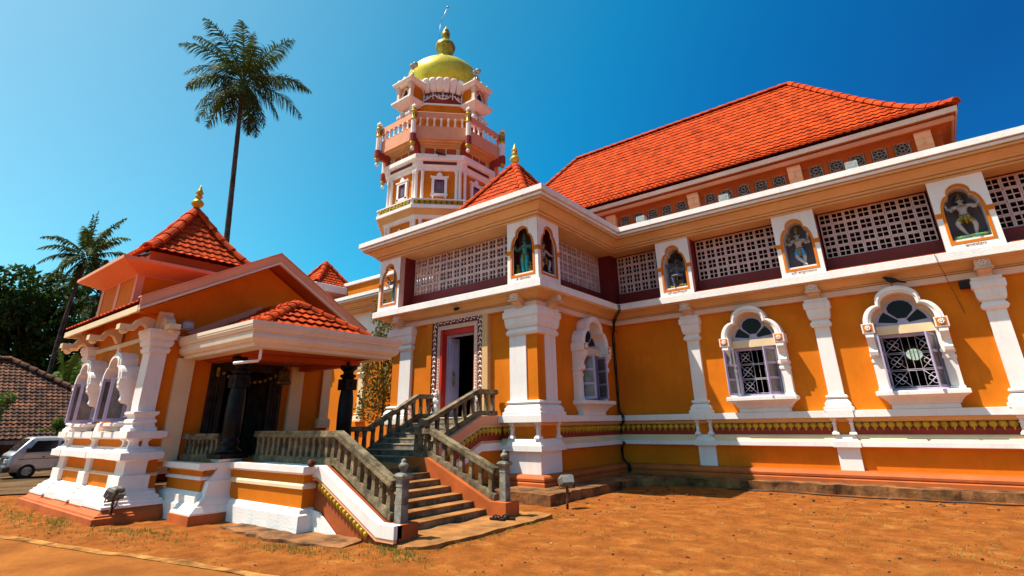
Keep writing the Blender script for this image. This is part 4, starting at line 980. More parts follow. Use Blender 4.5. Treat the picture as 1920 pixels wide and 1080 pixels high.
# roof: gable tiles + bargeboards
RXr, RXl = -12.5, -17.72
gr = MB()
tile_side(gr, (RXl, 3.60, 4.10), (1, 0), (0, 1), RXr-RXl, [(0, 0), (1, 1.60)], 2.8, 0, 0)
tile_side(gr, (RXr, 9.20, 4.10), (-1, 0), (0, -1), RXr-RXl, [(0, 0), (1, 1.60)], 2.8, 0, 0)
ro = gr.build('roof', TILE, pav)
cb = MB(); caps(cb, [(RXl, 6.4, 5.74), (RXr, 6.4, 5.74)], .13); cb.build('ridge_tiles', TILE, ro)
def slope_slab(x0, x1, off0, off1, nm, mt, ymin=3.62):
    mb = MB()
    for sg in (-1, 1):
        y0, y1 = 6.4+sg*(6.4-ymin), 6.4
        z0 = 4.04; z1 = 4.04+1.60*(6.4-ymin)/2.8
        pts = [(x1, y0, z0+off0), (x1, y1, z1+off0), (x1, y1, z1+off1), (x1, y0, z0+off1)]
        mb.prism(pts, (x0-x1, 0, 0))
    return mb.build(nm, mt, pav)
slope_slab(RXl+.03, RXr-.02, -.04, .02, 'roof_soffit', RUST)
slope_slab(RXr-.018, RXr+.03, -.04, .17, 'bargeboard', SALMON, 3.58)
slope_slab(RXr-.02, RXr+.06, -.10, -.042, 'barge_fillet', PALE, 3.58)
slope_slab(RXr-.14, RXr+.045, .172, .20, 'barge_coping', SALMON, 3.57)
for y in (3.57, 9.18):
    mb = MB(); mb.box(RXl, RXr-.03, y, y+.05, 3.92, 4.05); mb.build('eave_fascia', CREAM, pav)
mb = MB(); mb.box(RXl, RXl+.05, 3.62, 9.18, 3.92, 4.05); mb.build('side_fascia', CREAM, pav)
# lantern on the roof
mb = MB(); mb.box(-17.75, -15.15, 4.18, 7.05, 4.4, 5.45); mb.build('lantern_wall', ORANGE, pav)
mb = MB()
for x, y in ((-15.15, 4.18), (-17.75, 4.18), (-16.45, 4.18), (-15.15, 7.05)): mb.box(x-.12, x+.02 if x > -16 else x+.1, y-.02, y+.14, 4.3, 5.4)
mb.box(-17.8, -15.1, 4.155, 4.2, 5.28, 5.44); mb.box(-15.16, -15.12, 4.2, 7.1, 5.28, 5.44)
mb.build('lantern_pilaster', SALMON, pav)
mb = MB(); mb.loft(-17.75, -15.15, 4.18, 7.05, [(0, 5.30), (.03, 5.30), (.5, 5.50), (.54, 5.52), (.54, 5.60), (.5, 5.61)]); mb.build('lantern_slab', SALMON, pav)
mb = MB(); mb.box(-17.65, -15.25, 4.35, 6.9, 5.6, 6.0); mb.build('lantern_upstand', RUST, pav)
hip_roof(pav, -17.85, -15.05, 4.2, 7.0, 6.0, [(0, 0), (.12, .12), (.5, .75), (1, 1.85)], .21, .235, name='lantern_roof')
finial(pav, (-16.45, 5.6, 7.80), .92)
# porch
PCY = 6.35
mb = MB(); mb.box(QX-.1, -10.58, 5.45, 7.77, .80, 1.01); mb.build('porch_floor', TREAD, pav)
mb = MB(); mb.box(QX-.1, -11.4, 4.95, 5.448, .80, 1.008); mb.build('porch_floor', TREAD, pav)
mb = MB()
mb.loft(-13.0, -11.42, 4.92, 7.8, [(.14, -.2), (.14, .28), (.10, .30), (.10, .42), (.06, .46), (.02, .5), (0, .5)]); mb.loft(-13.0, -11.42, 4.92, 7.8, [(0, .70), (.03, .70), (.03, .73), (0, .76)]); mb.loft(-13.0, -11.42, 4.92, 7.8, [(0, .86), (.08, .90), (.12, .90), (.12, 1.0), (0, 1.002)])
mb.build('porch_plinth_trim', WHITE, pav)
mb = MB(); mb.loft(-13.0, -11.43, 4.93, 7.79, [(0, -.1), (0, .9)]); mb.build('porch_plinth', ORANGE, pav)
def pedestal(x, y, fr):
    sg = 1 if fr < 0 else -1                      # battered base stepping out towards fr
    def prof(mb, rows):
        rings = []
        for o, f_, z in rows:
            y0, y1 = y-sg*(.22+f_), y+sg*.2
            rings.append([mb.v(p) for p in ((x-.2-o, y0, z), (x+.2+o, y0, z), (x+.2+o, y1, z), (x-.2-o, y1, z))])
        for A, B in zip(rings, rings[1:]):
            for i in range(4): mb.f([A[i], A[(i+1) % 4], B[(i+1) % 4], B[i]])
        mb.f(rings[0][::-1]); mb.f(rings[-1])
    m1 = MB(); prof(m1, [(.25, .52, -.2), (.25, .52, .14)]); m1.build('pedestal_foot', PLINTH, pav)
    m2 = MB(); prof(m2, [(.24, .50, .142), (.24, .50, .17), (.19, .40, .27), (.17, .38, .28), (.15, .31, .36), (.10, .24, .41), (.08, .22, .45), (.07, .18, .68), (.03, .14, .70), (.0, .06, .80), (-.01, .0, .92), (.0, .0, 1.02), (.03, .03, 1.06)]); m2.build('pedestal', WHITE, pav)
    m3 = MB(); m3.loft(x-.2, x+.2, y-.2, y+.2, [(.08, 1.06), (.08, 1.15), (.03, 1.16)])
    m3.lathe([(.25, 1.16), (.24, 1.22), (.17, 1.25), (.17, 1.32), (.20, 1.36), (.15, 1.40), (.15, 1.45), (.17, 1.5), (.175, 1.9), (.165, 2.25), (.14, 2.42), (.14, 2.44)], (x, y, 0), 16)
    m3.loft(x-.155, x+.155, y-.155, y+.155, [(0, 2.43), (0, 2.68)])
    m3.lathe([(.13, 2.68), (.14, 2.70), (.19, 2.74), (.19, 2.77), (.12, 2.80), (.12, 2.85), (.17, 2.90), (.20, 2.92), (.21, 3.06)], (x, y, 0), 16)
    for q in range(4):
        t = math.pi/2*q; m3.ico((x+.15*math.cos(t), y+.15*math.sin(t), 2.555), .07, 1, (.4+.6*abs(math.sin(t)), .4+.6*abs(math.cos(t)), 1))
    m3.build('black_column', BLACK, pav)
pedestal(-11.52, 5.40, -1); pedestal(-10.93, 7.66, 1)
for y in (4.85, 7.55):
    mb = MB(); mb.box(QX+.0, QX+.10, y-.17, y+.17, 1.0, 3.1); mb.build('porch_pier', CREAM, pav)
mb = MB(); mb.loft(-13.0, -12.96, 8.3, 8.55, [(.05, 1.6), (.05, 1.8), (.0, 1.85), (0, 3.3), (.04, 3.4)]); mb.build('rear_pilaster', CREAM, pav)
# porch canopy
ex0, ex1, ey0, ey1 = -13.0, -9.72, 4.66, 8.16
pathK = [(ex0, ey1), (ex1, ey1), (ex1, ey0), (ex0, ey0)]
mb = MB(); mb.sweep(pathK, [(-.45, 3.08), (-.12, 3.08), (-.12, 3.14), (-.06, 3.16), (-.01, 3.22), (0, 3.28), (-.02, 3.33), (-.02, 3.35), (.02, 3.36), (.03, 3.41), (.05, 3.42), (.05, 3.455), (.06, 3.46), (.06, 3.53), (-.3, 3.55)]); mb.build('canopy_eave', mat('canopy_cream', (.80, .66, .50), .6, .04, 1, .1, 40, stain=.15, stcol=(.5, .3, .2)), pav)
mb = MB(); mb.box(ex0, ex1-.4, ey0+.4, ey1-.4, 3.10, 3.16); mb.build('canopy_ceiling', RUST, pav)
mb = MB(); mb.box(-12.95, -11.0, 5.28, 5.52, 3.04, 3.10); mb.box(-12.95, -10.7, 7.55, 7.8, 2.98, 3.10); mb.prism([(-11.4, 5.4, 2.985), (-11.15, 5.4, 2.985), (-10.8, 7.55, 2.985), (-11.05, 7.55, 2.985)], (0, 0, .11)); mb.build('canopy_beam', RUST, pav)
mb = MB(); mb.box(ex0, ex1-.25, ey0+.25, ey1-.25, 3.44, 3.552); mb.build('canopy_slab', _M['canopy_cream'], pav)
tx, ty0, ty1, tz, pkx = -10.18, 5.02, 7.62, 3.575, -11.22
cr = MB(); pf = [(0, 0), (1, .74)]; Dk = (ty1-ty0)/2; Dx = tx-pkx
tile_side(cr, (tx, ty0, tz), (0, 1), (-1, 0), ty1-ty0, pf, Dx, Dk, Dk, .21, .24)
tile_side(cr, (ex0, ty0, tz), (1, 0), (0, 1), tx-ex0, pf, Dk, 0, Dx, .21, .24)
tile_side(cr, (tx, ty1, tz), (-1, 0), (0, -1), tx-ex0, pf, Dk, Dx, 0, .21, .24)
cro = cr.build('canopy_roof', TILE, pav)
cb = MB(); pk = (pkx, (ty0+ty1)/2, tz+.78)
for y in (ty0, ty1): caps(cb, [(tx, y, tz+.03), pk], .10, .30)
caps(cb, [pk, (ex0, pk[1], pk[2])], .10, .30); cb.build('ridge_tiles', TILE, cro)
mb = MB()     # flashing strip where the canopy meets the gable wall
mb.prism([(QX+.002, 4.95, 3.60), (QX+.002, 6.32, 4.34), (QX+.002, 6.32, 4.52), (QX+.002, 4.75, 3.68)], (.05, 0, 0)); mb.prism([(QX+.002, 7.7, 3.60), (QX+.002, 6.325, 4.34), (QX+.002, 6.325, 4.52), (QX+.002, 7.9, 3.68)], (.05, 0, 0)); mb.build('flashing', SALMON, pav)
mb = MB(); mb.tube([(-10.0, 5.0, 3.08), (-10.0, 5.0, 2.86), (-10.02, 4.99, 2.83), (-10.42, 4.72, 2.80)], .028, 8); mb.build('drain_pipe', WHITE, pav)
# door of the pavilion
dm = MB()
for y0, y1, z0, z1 in ((5.42, 5.75, .97, 3.22), (6.85, 7.18, .97, 3.22), (5.75, 6.85, 2.9, 3.22)): dm.pbox(PGm, y0, y1, -.05, .07, z0, z1)
for k in range(3):
    o_ = .07+.07*k; dm.pbox(PGm, 5.42+o_, 5.42+o_+.03, .07, .10, .97, 3.15); dm.pbox(PGm, 7.18-o_-.03, 7.18-o_, .07, .10, .97, 3.15)
do = dm.build('carved_door_frame', DWOOD, pav)
mb = MB()
for sg, y0 in ((1, 5.75), (-1, 6.85)):
    Q = (lambda s_, yy: lambda a, d, z: (QX-.06-a*.94, yy+s_*(.03+a*.25+d), z))(sg, y0)
    mb.pbox(Q, 0, .52, 0, .04, .98, 2.9)
    for z in (1.2, 1.75, 2.3): mb.pbox(Q, .08, .44, .04, .055, z, z+.42)
mb.build('door_leaf', DWOOD, do)
gd = MB(); pts = [(QX+.12, 5.55+1.5*k/12, 2.93-.28*math.sin(math.pi*k/12)**.8) for k in range(13)]
for p in pts: gd.ico(p, .045, 1, (1, 1, 1), .2)
for y in (5.55, 7.05):
    for k in range(3): gd.ico((QX+.12, y, 2.9-.06*k), .045, 1, (1, 1, 1), .2)
gl = gd.build('flower_garland', mat('marigold', (.42, .26, .03), .8, .3, 20, 0)); tag(gl, 'dry yellow flower garland drooping across the dark doorway', 'garland')
be = thing('temple_bell', 'old brass bell hanging by wires under the porch canopy', 'bell', (-11.8, 6.55, 2.62))
mb = MB(); mb.lathe([(.165, 2.56), (.17, 2.60), (.13, 2.66), (.115, 2.78), (.10, 2.86), (.05, 2.91), (.03, 2.93), (.045, 2.96), (.02, 3.0)], (-11.8, 6.55, 0), 16); mb.build('bell_body', BRASS, be)
mb = MB(); mb.ico((-11.8, 6.55, 2.53), .035, 1); mb.build('clapper', BRASS, be)
mb = MB()
for s_ in (-.03, .03): mb.tube([(-11.8, 6.55, 2.97), (-11.8, 6.55+s_*2, 3.12)], .006, 4)
mb.build('wire', METALG, be)
fl = thing('wall_floodlight', 'small grey floodlight under the gable corner of the pavilion', 'floodlight', (-12.8, 4.62, 3.75))
mb = MB(); mb.tube([(-13.04, 4.62, 3.78), (-12.85, 4.62, 3.78)], .025, 6); mb.build('arm', METALG, fl)
mb = MB(); mb.loft(-12.88, -12.66, 4.52, 4.74, [(-.04, 3.68), (0, 3.72), (0, 3.84), (-.03, 3.88)]); mb.build('lamp_head', METALG, fl)
# ------------------------------------------------------------------ GROUND
def hgt(x, y):
    h = 0
    if x < -19: h -= (-19-x)*.012
    near = 1 if (-40 < x < 12 and -6 < y < 30) else 0
    if near:
        h += .035*noise.noise((x*.45, y*.45, 3.1))+.014*noise.noise((x*1.9, y*1.9, 9.2))
    return h-.012
def axis(a, b, st, ext): 
    n = round((b-a)/st); return [-e for e in []]+sorted([a-e for e in ext]+[a+i*(b-a)/n for i in range(n+1)]+[b+e for e in ext])
xs = sorted(set([-900, -500, -300, -180, -110, -75, -55]+[-42+1.0*i for i in range(22)]+[-20+.16*i for i in range(150)]+[4.2, 5, 6, 8, 11, 15, 22, 35, 60, 110, 200, 400, 900]))
ys = sorted(set([-900, -400, -200, -100, -50, -25, -12, -6, -3, 0, 1]+[1.8+.13*i for i in range(112)]+[16.6, 18, 21, 25, 32, 45, 70, 110, 180, 320, 600, 900]))
mb = MB(); G_ = [[mb.v((x, y, hgt(x, y))) for y in ys] for x in xs]
for i in range(len(xs)-1):
    for j in range(len(ys)-1): mb.f([G_[i][j], G_[i+1][j], G_[i+1][j+1], G_[i][j+1]], True)
def soil_mat():
    M = mat('soil', (.315, .092, .016), .95, .18, 2.6, .75, 34, col2=(.21, .058, .009), spec=.05)
    n = M.node_tree.nodes; l = M.node_tree.links; b = n['Principled BSDF']; src = b.inputs['Base Color'].links[0].from_socket
    geo = n.new('ShaderNodeNewGeometry')
    def layer(src, scale, lo, hi, col, det=3, dist=0):
        t = n.new('ShaderNodeTexNoise'); t.inputs['Scale'].default_value = scale; t.inputs['Detail'].default_value = det; t.inputs['Roughness'].default_value = .65; t.inputs['Distortion'].default_value = dist
        l.new(geo.outputs['Position'], t.inputs['Vector'])
        r = n.new('ShaderNodeValToRGB'); r.color_ramp.elements[0].position = lo; r.color_ramp.elements[1].position = hi; l.new(t.outputs['Fac'], r.inputs[0])
        mx = n.new('ShaderNodeMixRGB'); l.new(r.outputs[0], mx.inputs[0]); l.new(src, mx.inputs[1]); mx.inputs[2].default_value = (*col, 1); return mx.outputs[0]
    o = layer(src, 2.2, .55, .75, (.42, .165, .035)); o = layer(o, 6, .56, .70, (.17, .05, .011), 6, .8); o = layer(o, 17, .58, .68, (.22, .062, .010), 4, .4); o = layer(o, 38, .63, .70, (.08, .028, .010), 2); o = layer(o, 55, .70, .76, (.50, .27, .11), 2)
    o = layer(o, .8, .60, .74, (.27, .115, .022), 8); o = layer(o, 90, .60, .66, (.16, .05, .012), 2); o = layer(o, 120, .66, .70, (.48, .20, .07), 1)
    l.new(o, b.inputs['Base Color']); return M
SOIL = soil_mat()
g = mb.build('ground', SOIL); g['kind'] = 'structure'; g.name = 'ground'
# road: dusty track in front of the pavilion, bending behind it
ROADM = mat('dusty_road', (.34, .115, .024), .95, .2, .8, .7, 50, spec=.05, col2=(.25, .078, .016))
def strip(pairs, name, m_, dz):
    mb = MB(); rows = []
    for (a, b) in pairs:
        n = 14; rows.append([mb.v((a[0]+(b[0]-a[0])*k/n, a[1]+(b[1]-a[1])*k/n, hgt(a[0]+(b[0]-a[0])*k/n, a[1]+(b[1]-a[1])*k/n)+dz)) for k in range(n+1)])
    for p, q in zip(rows, rows[1:]):
        for k in range(len(p)-1): mb.f([p[k], q[k], q[k+1], p[k+1]], True)
    o = mb.build(name, m_); o['kind'] = 'structure'; return o
def edge(t):     # road edge line
    return (-12.6+5.8*t, 2.44+1.30*t)
pr_ = []
for k in range(60):
    t = -1.3+k*.05; e = edge(t); pr_.append(((e[0]+1.3*.9, e[1]-5.8*.9), e))
strip(pr_, 'road', ROADM, .010)
def rj(t): return .02*noise.noise((t*9, 1, 5))
pr_ = []
for k in range(200):
    t = -1.3+k*.0118; e = edge(t); w_ = .075+.05*noise.noise((t*6, 2, 2)); 
    pr_.append(((e[0]+.22*(rj(t)-w_)*-1, e[1]+rj(t)-w_), (e[0], e[1]+rj(t)+w_)))
strip(pr_, 'road_edge', mat('dusty_kerb', (.50, .22, .06), .95, .3, 3, .4, 40, spec=.05), .018)
pr_ = [((-19.5, 5.0+.0), (-19.0, 12)), ((-22, 2.6), (-22, 12)), ((-26, 3.2), (-26, 14)), ((-33, 1), (-33, 16)), ((-40, -4), (-40, 16))]
dense = []
for (a0, b0), (a1, b1) in zip(pr_, pr_[1:]):
    for k in range(8): dense.append((tuple(a0[i]+(a1[i]-a0[i])*k/8 for i in (0, 1)), tuple(b0[i]+(b1[i]-b0[i])*k/8 for i in (0, 1))))
strip(dense, 'side_road', mat('worn_asphalt', (.17, .095, .045), .95, .25, .9, .5, 50, spec=.05), .03)

def ragged(poly, z0, z1, name, m_, jit=.035, step=.22, kind='structure'):
    pts = []
    for a, b in zip(poly, poly[1:]+poly[:1]):
        L = math.hypot(b[0]-a[0], b[1]-a[1]); n = max(1, round(L/step))
        for k in range(n):
            x, y = a[0]+(b[0]-a[0])*k/n, a[1]+(b[1]-a[1])*k/n
            pts.append((x+rnd.uniform(-jit, jit), y+rnd.uniform(-jit, jit)))
    mb = MB(); A = [mb.v((x+rnd.uniform(-.015, .015), y, z0)) for x, y in pts]; M1 = [mb.v((x+rnd.uniform(-.02, .02), y+rnd.uniform(-.02, .02), z0+(z1-z0)*.6)) for x, y in pts]; B = [mb.v((x*1, y, z1+rnd.uniform(-.022, .012))) for x, y in pts]
    for P_, Q_ in ((A, M1), (M1, B)):
        for i in range(len(pts)): mb.f([P_[i], P_[(i+1) % len(pts)], Q_[(i+1) % len(pts)], Q_[i]])
    f_ = mb.f(B)
    bmesh.ops.triangulate(mb.bm, faces=[f_])
    o = mb.build(name, m_); o['kind'] = kind; return o
ragged([(-9.25, 10.25), (-6.92, 10.15), (-6.86, 13.9), (-6.9, 16.2), (-9.25, 16.2)], -.3, .185, 'stone_kerb', LEDGE)
ragged([(-6.83, 14.1), (-5.9, 14.9), (-3.2, 15.02), (0, 15.1), (6.8, 15.2), (6.8, 16.2), (-6.83, 16.2)], -.3, .19, 'stone_ledge', LEDGE, .05)
ragged([(-10.4, 4.95), (-8.5, 4.85), (-7.2, 5.15), (-7.3, 5.65), (-10.4, 5.6)], -.2, .025, 'paving_slab', LEDGE, .05)
ragged([(-7.1, 5.75), (-6.25, 5.55), (-5.98, 5.9), (-6.02, 8.85), (-6.3, 9.0), (-7.1, 8.9)], -.2, .055, 'doorstep_slab', TREAD, .03)

# ------------------------------------------------------------------ STAIRCASE
st = thing('stone_staircase', 'L shaped staircase with weathered stone balustrades climbing to the ornate doorway', 'staircase', (-8.5, 7, 0))
def step_set(n, fx, x_of, zs, ya, yb, axis_):
    for i in range(n):
        a0 = x_of(i); z1 = zs(i)
        mb = MB()
        if axis_ == 'x':
            a1 = x_of(i+1) if i < n-1 else fx
            mb.box(a1-.02, a0, ya, yb, -.1 if i == 0 else zs(i-1)-.3, z1-.004)
            o = mb.build('riser', STONE, st); t = MB(); t.box(a1+.002 if i < n-1 else a1, a0+.012, ya, yb, z1-.022, z1); t.build('tread', TREAD, o)
        else:
            a1 = x_of(i+1) if i < n-1 else fx
            mb.box(ya, yb, a0, a1+.02, zs(i-1)-.3 if i else .3, z1-.004)
            o = mb.build('riser', STONEG, st); t = MB(); t.box(ya, yb, a0-.012, a1-.002, z1-.022, z1); t.build('tread', mat('grey_tread', (.36, .26, .15), .9, .2, 2.5, .3, 60), o)
step_set(7, -8.98, lambda i: -7.0-.305*i, lambda i: .05+.112*(i+1), 6.0, 8.12, 'x')
mb = MB(); mb.box(-11.9, -8.83-.12, 5.5, 8.5, .3, .834); mb.build('landing', TREAD, st)
step_set(8, 11.5, lambda i: 8.52+.325*i, lambda i: .834+.1215*(i+1), -11.86, -9.62, 'y')
def band(P2, line, o0, o1, d0, d1, name, m_, zmin=-.1):
    """sloping band under a line of (s,z); P2(s,d,z)"""
    mb = MB()
    for (s0, z0), (s1, z1) in zip(line, line[1:]):
        q = [(s0, max(z0-o1, zmin)), (s1, max(z1-o1, zmin)), (s1, max(z1-o0, zmin)), (s0, max(z0-o0, zmin))]
        mb.pprism(P2, q, d0, d1)
    return mb.build(name, m_, st)
def slope_petals(P2, line, off, name='petal_frieze', d=.02, sc=1):
    mb = MB()
    for (s0, z0), (s1, z1) in zip(line, line[1:]):
        L = math.hypot(s1-s0, z1-z0); n = max(0, round(L/(.165*sc)))
        if L < .3: continue
        for k in range(n):
            t = (k+.5)/n; c, zz = s0+(s1-s0)*t, z0+(z1-z0)*t-off
            if zz-.2*sc < -.02: continue
            fr = [mb.v(P2(c+x*sc, d, zz+y*sc)) for x, y in PETAL]; ce = mb.v(P2(c, d+.06*sc, zz-.06*sc)); md = [mb.v(P2(c+x*.6*sc, d+.045*sc, zz+(-.06+(y+.06)*.6)*sc)) for x, y in PETAL]
            for i in range(len(fr)):
                j = (i+1) % len(fr); mb.f([fr[i], fr[j], md[j], md[i]], True); mb.f([md[i], md[j], ce], True)
    return mb.build(name, GOLD, st)
# left stringer of the lower flight (faces -Y)
PLs = lambda s_, d, z: (s_, 5.62-d, z)
lineL = [(-8.72, 1.0), (-8.55, 1.0), (-6.93, .27), (-6.53, .27)]
mb = MB(); mb.prism([(x, 5.64, z) for x, z in [(-8.9, 1.0), (-8.55, 1.0), (-6.93, .27), (-6.53, .27), (-6.53, -.2), (-8.9, -.2)]], (0, .40, 0)); mb.build('stringer', mat('stringer_red', (.36, .075, .015), .65, .1, 2, .15, 40), st)
band(PLs, lineL[:3], -.004, .17, -.1, .05, 'stringer_band', WHITE); band(PLs, lineL[2:], -.004, .17, -.1, .05, 'newel_plinth', WHITE)
band(PLs, lineL, .172, .205, -.05, .035, 'stringer_moulding', PEACH); band(PLs, lineL, .207, .222, -.05, .05, 'stringer_bead', SALMON)
slope_petals(PLs, [(-8.60, 1.0), (-8.55, 1.0), (-7.15, .37)], .235, sc=.62)
mb = MB(); mb.pprism(PLs, [(-8.75, -.15), (-7.95, -.15), (-7.95, .02), (-8.45, .30), (-8.75, .34)], 0, .03); mb.build('stringer_base', WHITE2, st)
# landing plinth
mb = MB(); mb.box(-11.5, -8.72, 5.42, 6.0, -.1, .96); mb.build('landing_plinth', ORANGE, st)
def lp(prof, nm, mt):
    mb = MB(); mb.sweep([(-8.72, 6.0), (-8.72, 5.42), (-11.5, 5.42)], prof); mb.build(nm, mt, st)
lp([(0, -.2), (.09, -.2), (.09, .26), (.05, .29), (.04, .34), (0, .36)], 'plinth_skirting', WHITE2)
lp([(0, .645), (.035, .65), (.035, .70), (.01, .73), (0, .735)], 'plinth_string', CREAM)
lp([(0, .865), (.03, .87), (.06, .90), (.075, .905), (.075, 1.0), (-.3, 1.004)], 'plinth_coping', WHITE)
# right stringer of the lower flight
mb = MB(); mb.prism([(x, 8.12, z) for x, z in [(-9.3, .99), (-8.62, .99), (-6.92, .29), (-6.52, .29), (-6.52, -.2), (-9.3, -.2)]], (0, .40, 0)); mb.build('stringer', PLINTH, st)
# stringers of the upper flight
PRs = lambda s_, d, z: (-9.32+d, s_, z)
lineR = [(8.52, .92), (10.62, 1.822), (11.44, 1.822)]
mb = MB(); mb.prism([(-9.62, y, z) for y, z in [(8.4, .87), (8.52, .92), (10.62, 1.822), (11.5, 1.822), (11.5, -.2), (8.4, -.2)]], (.30, 0, 0)); mb.build('stringer', DMAR, st)
band(PRs, lineR, -.004, .20, -.1, .05, 'stringer_band', SALMON); band(PRs, lineR, .203, .28, -.05, .03, 'stringer_moulding', PEACH)
slope_petals(PRs, lineR, .29)
band(PRs, lineR, .60, .66, -.05, .03, 'stringer_fillet', SALMON); band(PRs, lineR, .66, .84, -.05, .05, 'stringer_ledge', WHITE); band(PRs, lineR, .845, 1.6, -.05, .015, 'stringer_panel', ORANGE, 0)
mb = MB(); mb.prism([(-12.16, y, z) for y, z in [(8.4, .95), (9.2, .95), (10.9, 1.84), (11.5, 1.84), (11.5, -.2), (8.4, -.2)]], (.30, 0, 0)); mb.build('stringer', DMAR, st)
mb = MB(); mb.box(-13.0, -12.17, 8.38, 8.5, -.2, .9); mb.build('rear_plinth', ORANGE, st)
# balustrades
def bar(mb, p, q, w_, h0, h1):
    p, q = Vector(p), Vector(q); t = (q-p); t.z = 0; t.normalize(); s_ = Vector((-t.y, t.x, 0))*w_/2
    up0, up1 = Vector((0, 0, h0)), Vector((0, 0, h1))
    A = [mb.v(p+s_+up0), mb.v(p-s_+up0), mb.v(p-s_+up1), mb.v(p+s_+up1)]; B = [mb.v(q+s_+up0), mb.v(q-s_+up0), mb.v(q-s_+up1), mb.v(q+s_+up1)]
    mb.f(A); mb.f(B[::-1])
    for i in range(4): mb.f([A[i], A[(i+1) % 4], B[(i+1) % 4], B[i]])
def balustrade(pts, h, sp=.2, parent=st, b0=.10, w_=.15):
    mb = MB()
    for p, q in zip(pts, pts[1:]):
        bar(mb, p, q, w_+.02, h-.055, h); bar(mb, p, q, w_+.06, h-.10, h-.057); bar(mb, p, q, w_-.02, h-.125, h-.102)
    o = mb.build('balustrade', STONE, parent)
    mb = MB()
    for p, q in zip(pts, pts[1:]): bar(mb, p, q, w_, 0, b0); bar(mb, p, q, w_-.03, b0+.001, b0+.018)
    mb.build('base_rail', STONE, o)
    for p, q in zip(pts, pts[1:]):
        p, q = Vector(p), Vector(q); L = math.hypot(q.x-p.x, q.y-p.y); n = max(1, round(L/sp)); sl_ = (q.z-p.z)/L
        t = (q-p); t.z = 0; t.normalize()
        for k in range(n):
            c = p.lerp(q, (k+.5)/n); e = .045; zb, zt = c.z+b0, c.z+h-.10
            rx = rnd.uniform(-.004, .004)
            mb = MB()
            zs_ = [(0, zb-abs(sl_)*e+.0), (0, zb+.07), (-.006, zb+.075), (0, zb+.08), (-.008, zt-.13), (-.012, zt-.125), (0, zt-.115), (0, zt-.09), (-.006, zt-.085), (0, zt-.08), (0, zt+abs(sl_)*e)]
            mb.loft(c.x-e+rx, c.x+e+rx, c.y-e, c.y+e, zs_); mb.build('baluster', STONE, o)
    return o
def newel(x, y, z, h=.62):
    mb = MB(); mb.loft(x-.072, x+.072, y-.072, y+.072, [(0, z), (0, z+.26), (-.008, z+.265), (0, z+.27), (-.005, z+h-.14), (-.012, z+h-.13), (0, z+h-.12), (0, z+h-.02), (.03, z+h), (.04, z+h+.03), (.02, z+h+.06), (-.02, z+h+.075)]); o = mb.build('newel_post', STONEG, st)
    mb = MB(); mb.lathe([(.04, 0), (.05, .015), (.04, .03), (.066, .06), (.078, .095), (.073, .12), (.045, .145), (.035, .15), (.04, .165), (.035, .185), (.016, .2), (.001, .203)], (x, y, z+h+.07), 14); mb.build('newel_ball', STONEG, o)
balustrade([(-11.28, 5.85, 1.0), (-8.45, 5.85, 1.0), (-6.88, 5.85, .27)], .565, .205)
newel(-6.70, 5.84, .26)
balustrade([(-9.12, 8.3, .99), (-8.66, 8.3, .99), (-6.88, 8.3, .28)], .565, .24)
newel(-6.68, 8.3, .28)
balustrade([(-9.47, 8.45, .91), (-9.47, 10.62, 1.84), (-9.47, 11.40, 1.84)], .66, .31)
balustrade([(-12.0, 8.45, .955), (-12.0, 9.2, .955), (-12.0, 10.85, 1.82), (-12.0, 11.42, 1.82)], .66, .27)
balustrade([(-12.93, 7.66, 1.01), (-11.05, 7.66, 1.01)], .52, .19, pav)
balustrade([(-12.93, 5.12, 1.01), (-11.74, 5.32, 1.01)], .52, .15, pav)

# ------------------------------------------------------------------ PROPS
def floodlight(x, y, ang, label, h=.55, tilt=0):
    z = hgt(x, y)
    t_ = thing('ground_floodlight', label, 'floodlight', (x, y, z), 'floodlights on posts beside the temple')
    b = MB(); b.tube([(x, y, z-.1), (x+.02, y, z+h)], .026, 6); b.build('post', RUSTM, t_)
    Rm = Matrix.Rotation(ang, 3, 'Z') @ Matrix.Rotation(tilt, 3, 'X'); c = Vector((x, y, z+h+.1))
    P_ = lambda a, d, zz: c+Rm @ Vector((a, -d, zz))
    b = MB(); b.loft(-.15, .15, -.08, .10, [(-.05, -.10), (-.01, -.07), (0, .05), (-.02, .10), (-.05, .115)], P_); b.pbox(P_, -.10, .10, -.14, -.08, -.05, .05); b.build('lamp_housing', mat('weathered_metal', (.27, .25, .20), .6, .3, 8, .2, 30, metal=.3, stain=.4), t_)
    b = MB(); b.pbox(P_, -.13, .13, .101, .107, -.06, .05); b.build('lamp_glass', mat('lamp_glass', (.30, .30, .28), .15, .1, 5, 0, spec=.6), t_)
    b = MB(); b.tube([P_(-.17, 0, 0), P_(-.17, 0, -.13), P_(.17, 0, -.13), P_(.17, 0, 0)], .014, 5); b.build('yoke', RUSTM, t_)
    cb_ = MB(); cb_.tube([P_(.05, -.15, -.02), P_(.12, -.2, -.12), P_(.1, -.16, -.25), (x+.05, y, z+.3)], .01, 5); cb_.build('cable', CABLE, t_)
floodlight(-12.55, 4.15-.25, R(-50), 'floodlight on a short rusty post before the white pavilion plinth', .40, R(-20))
floodlight(-6.45, 10.25-.2, R(60), 'floodlight on a thin post beside the stone kerb of the entrance', .42, R(-25))
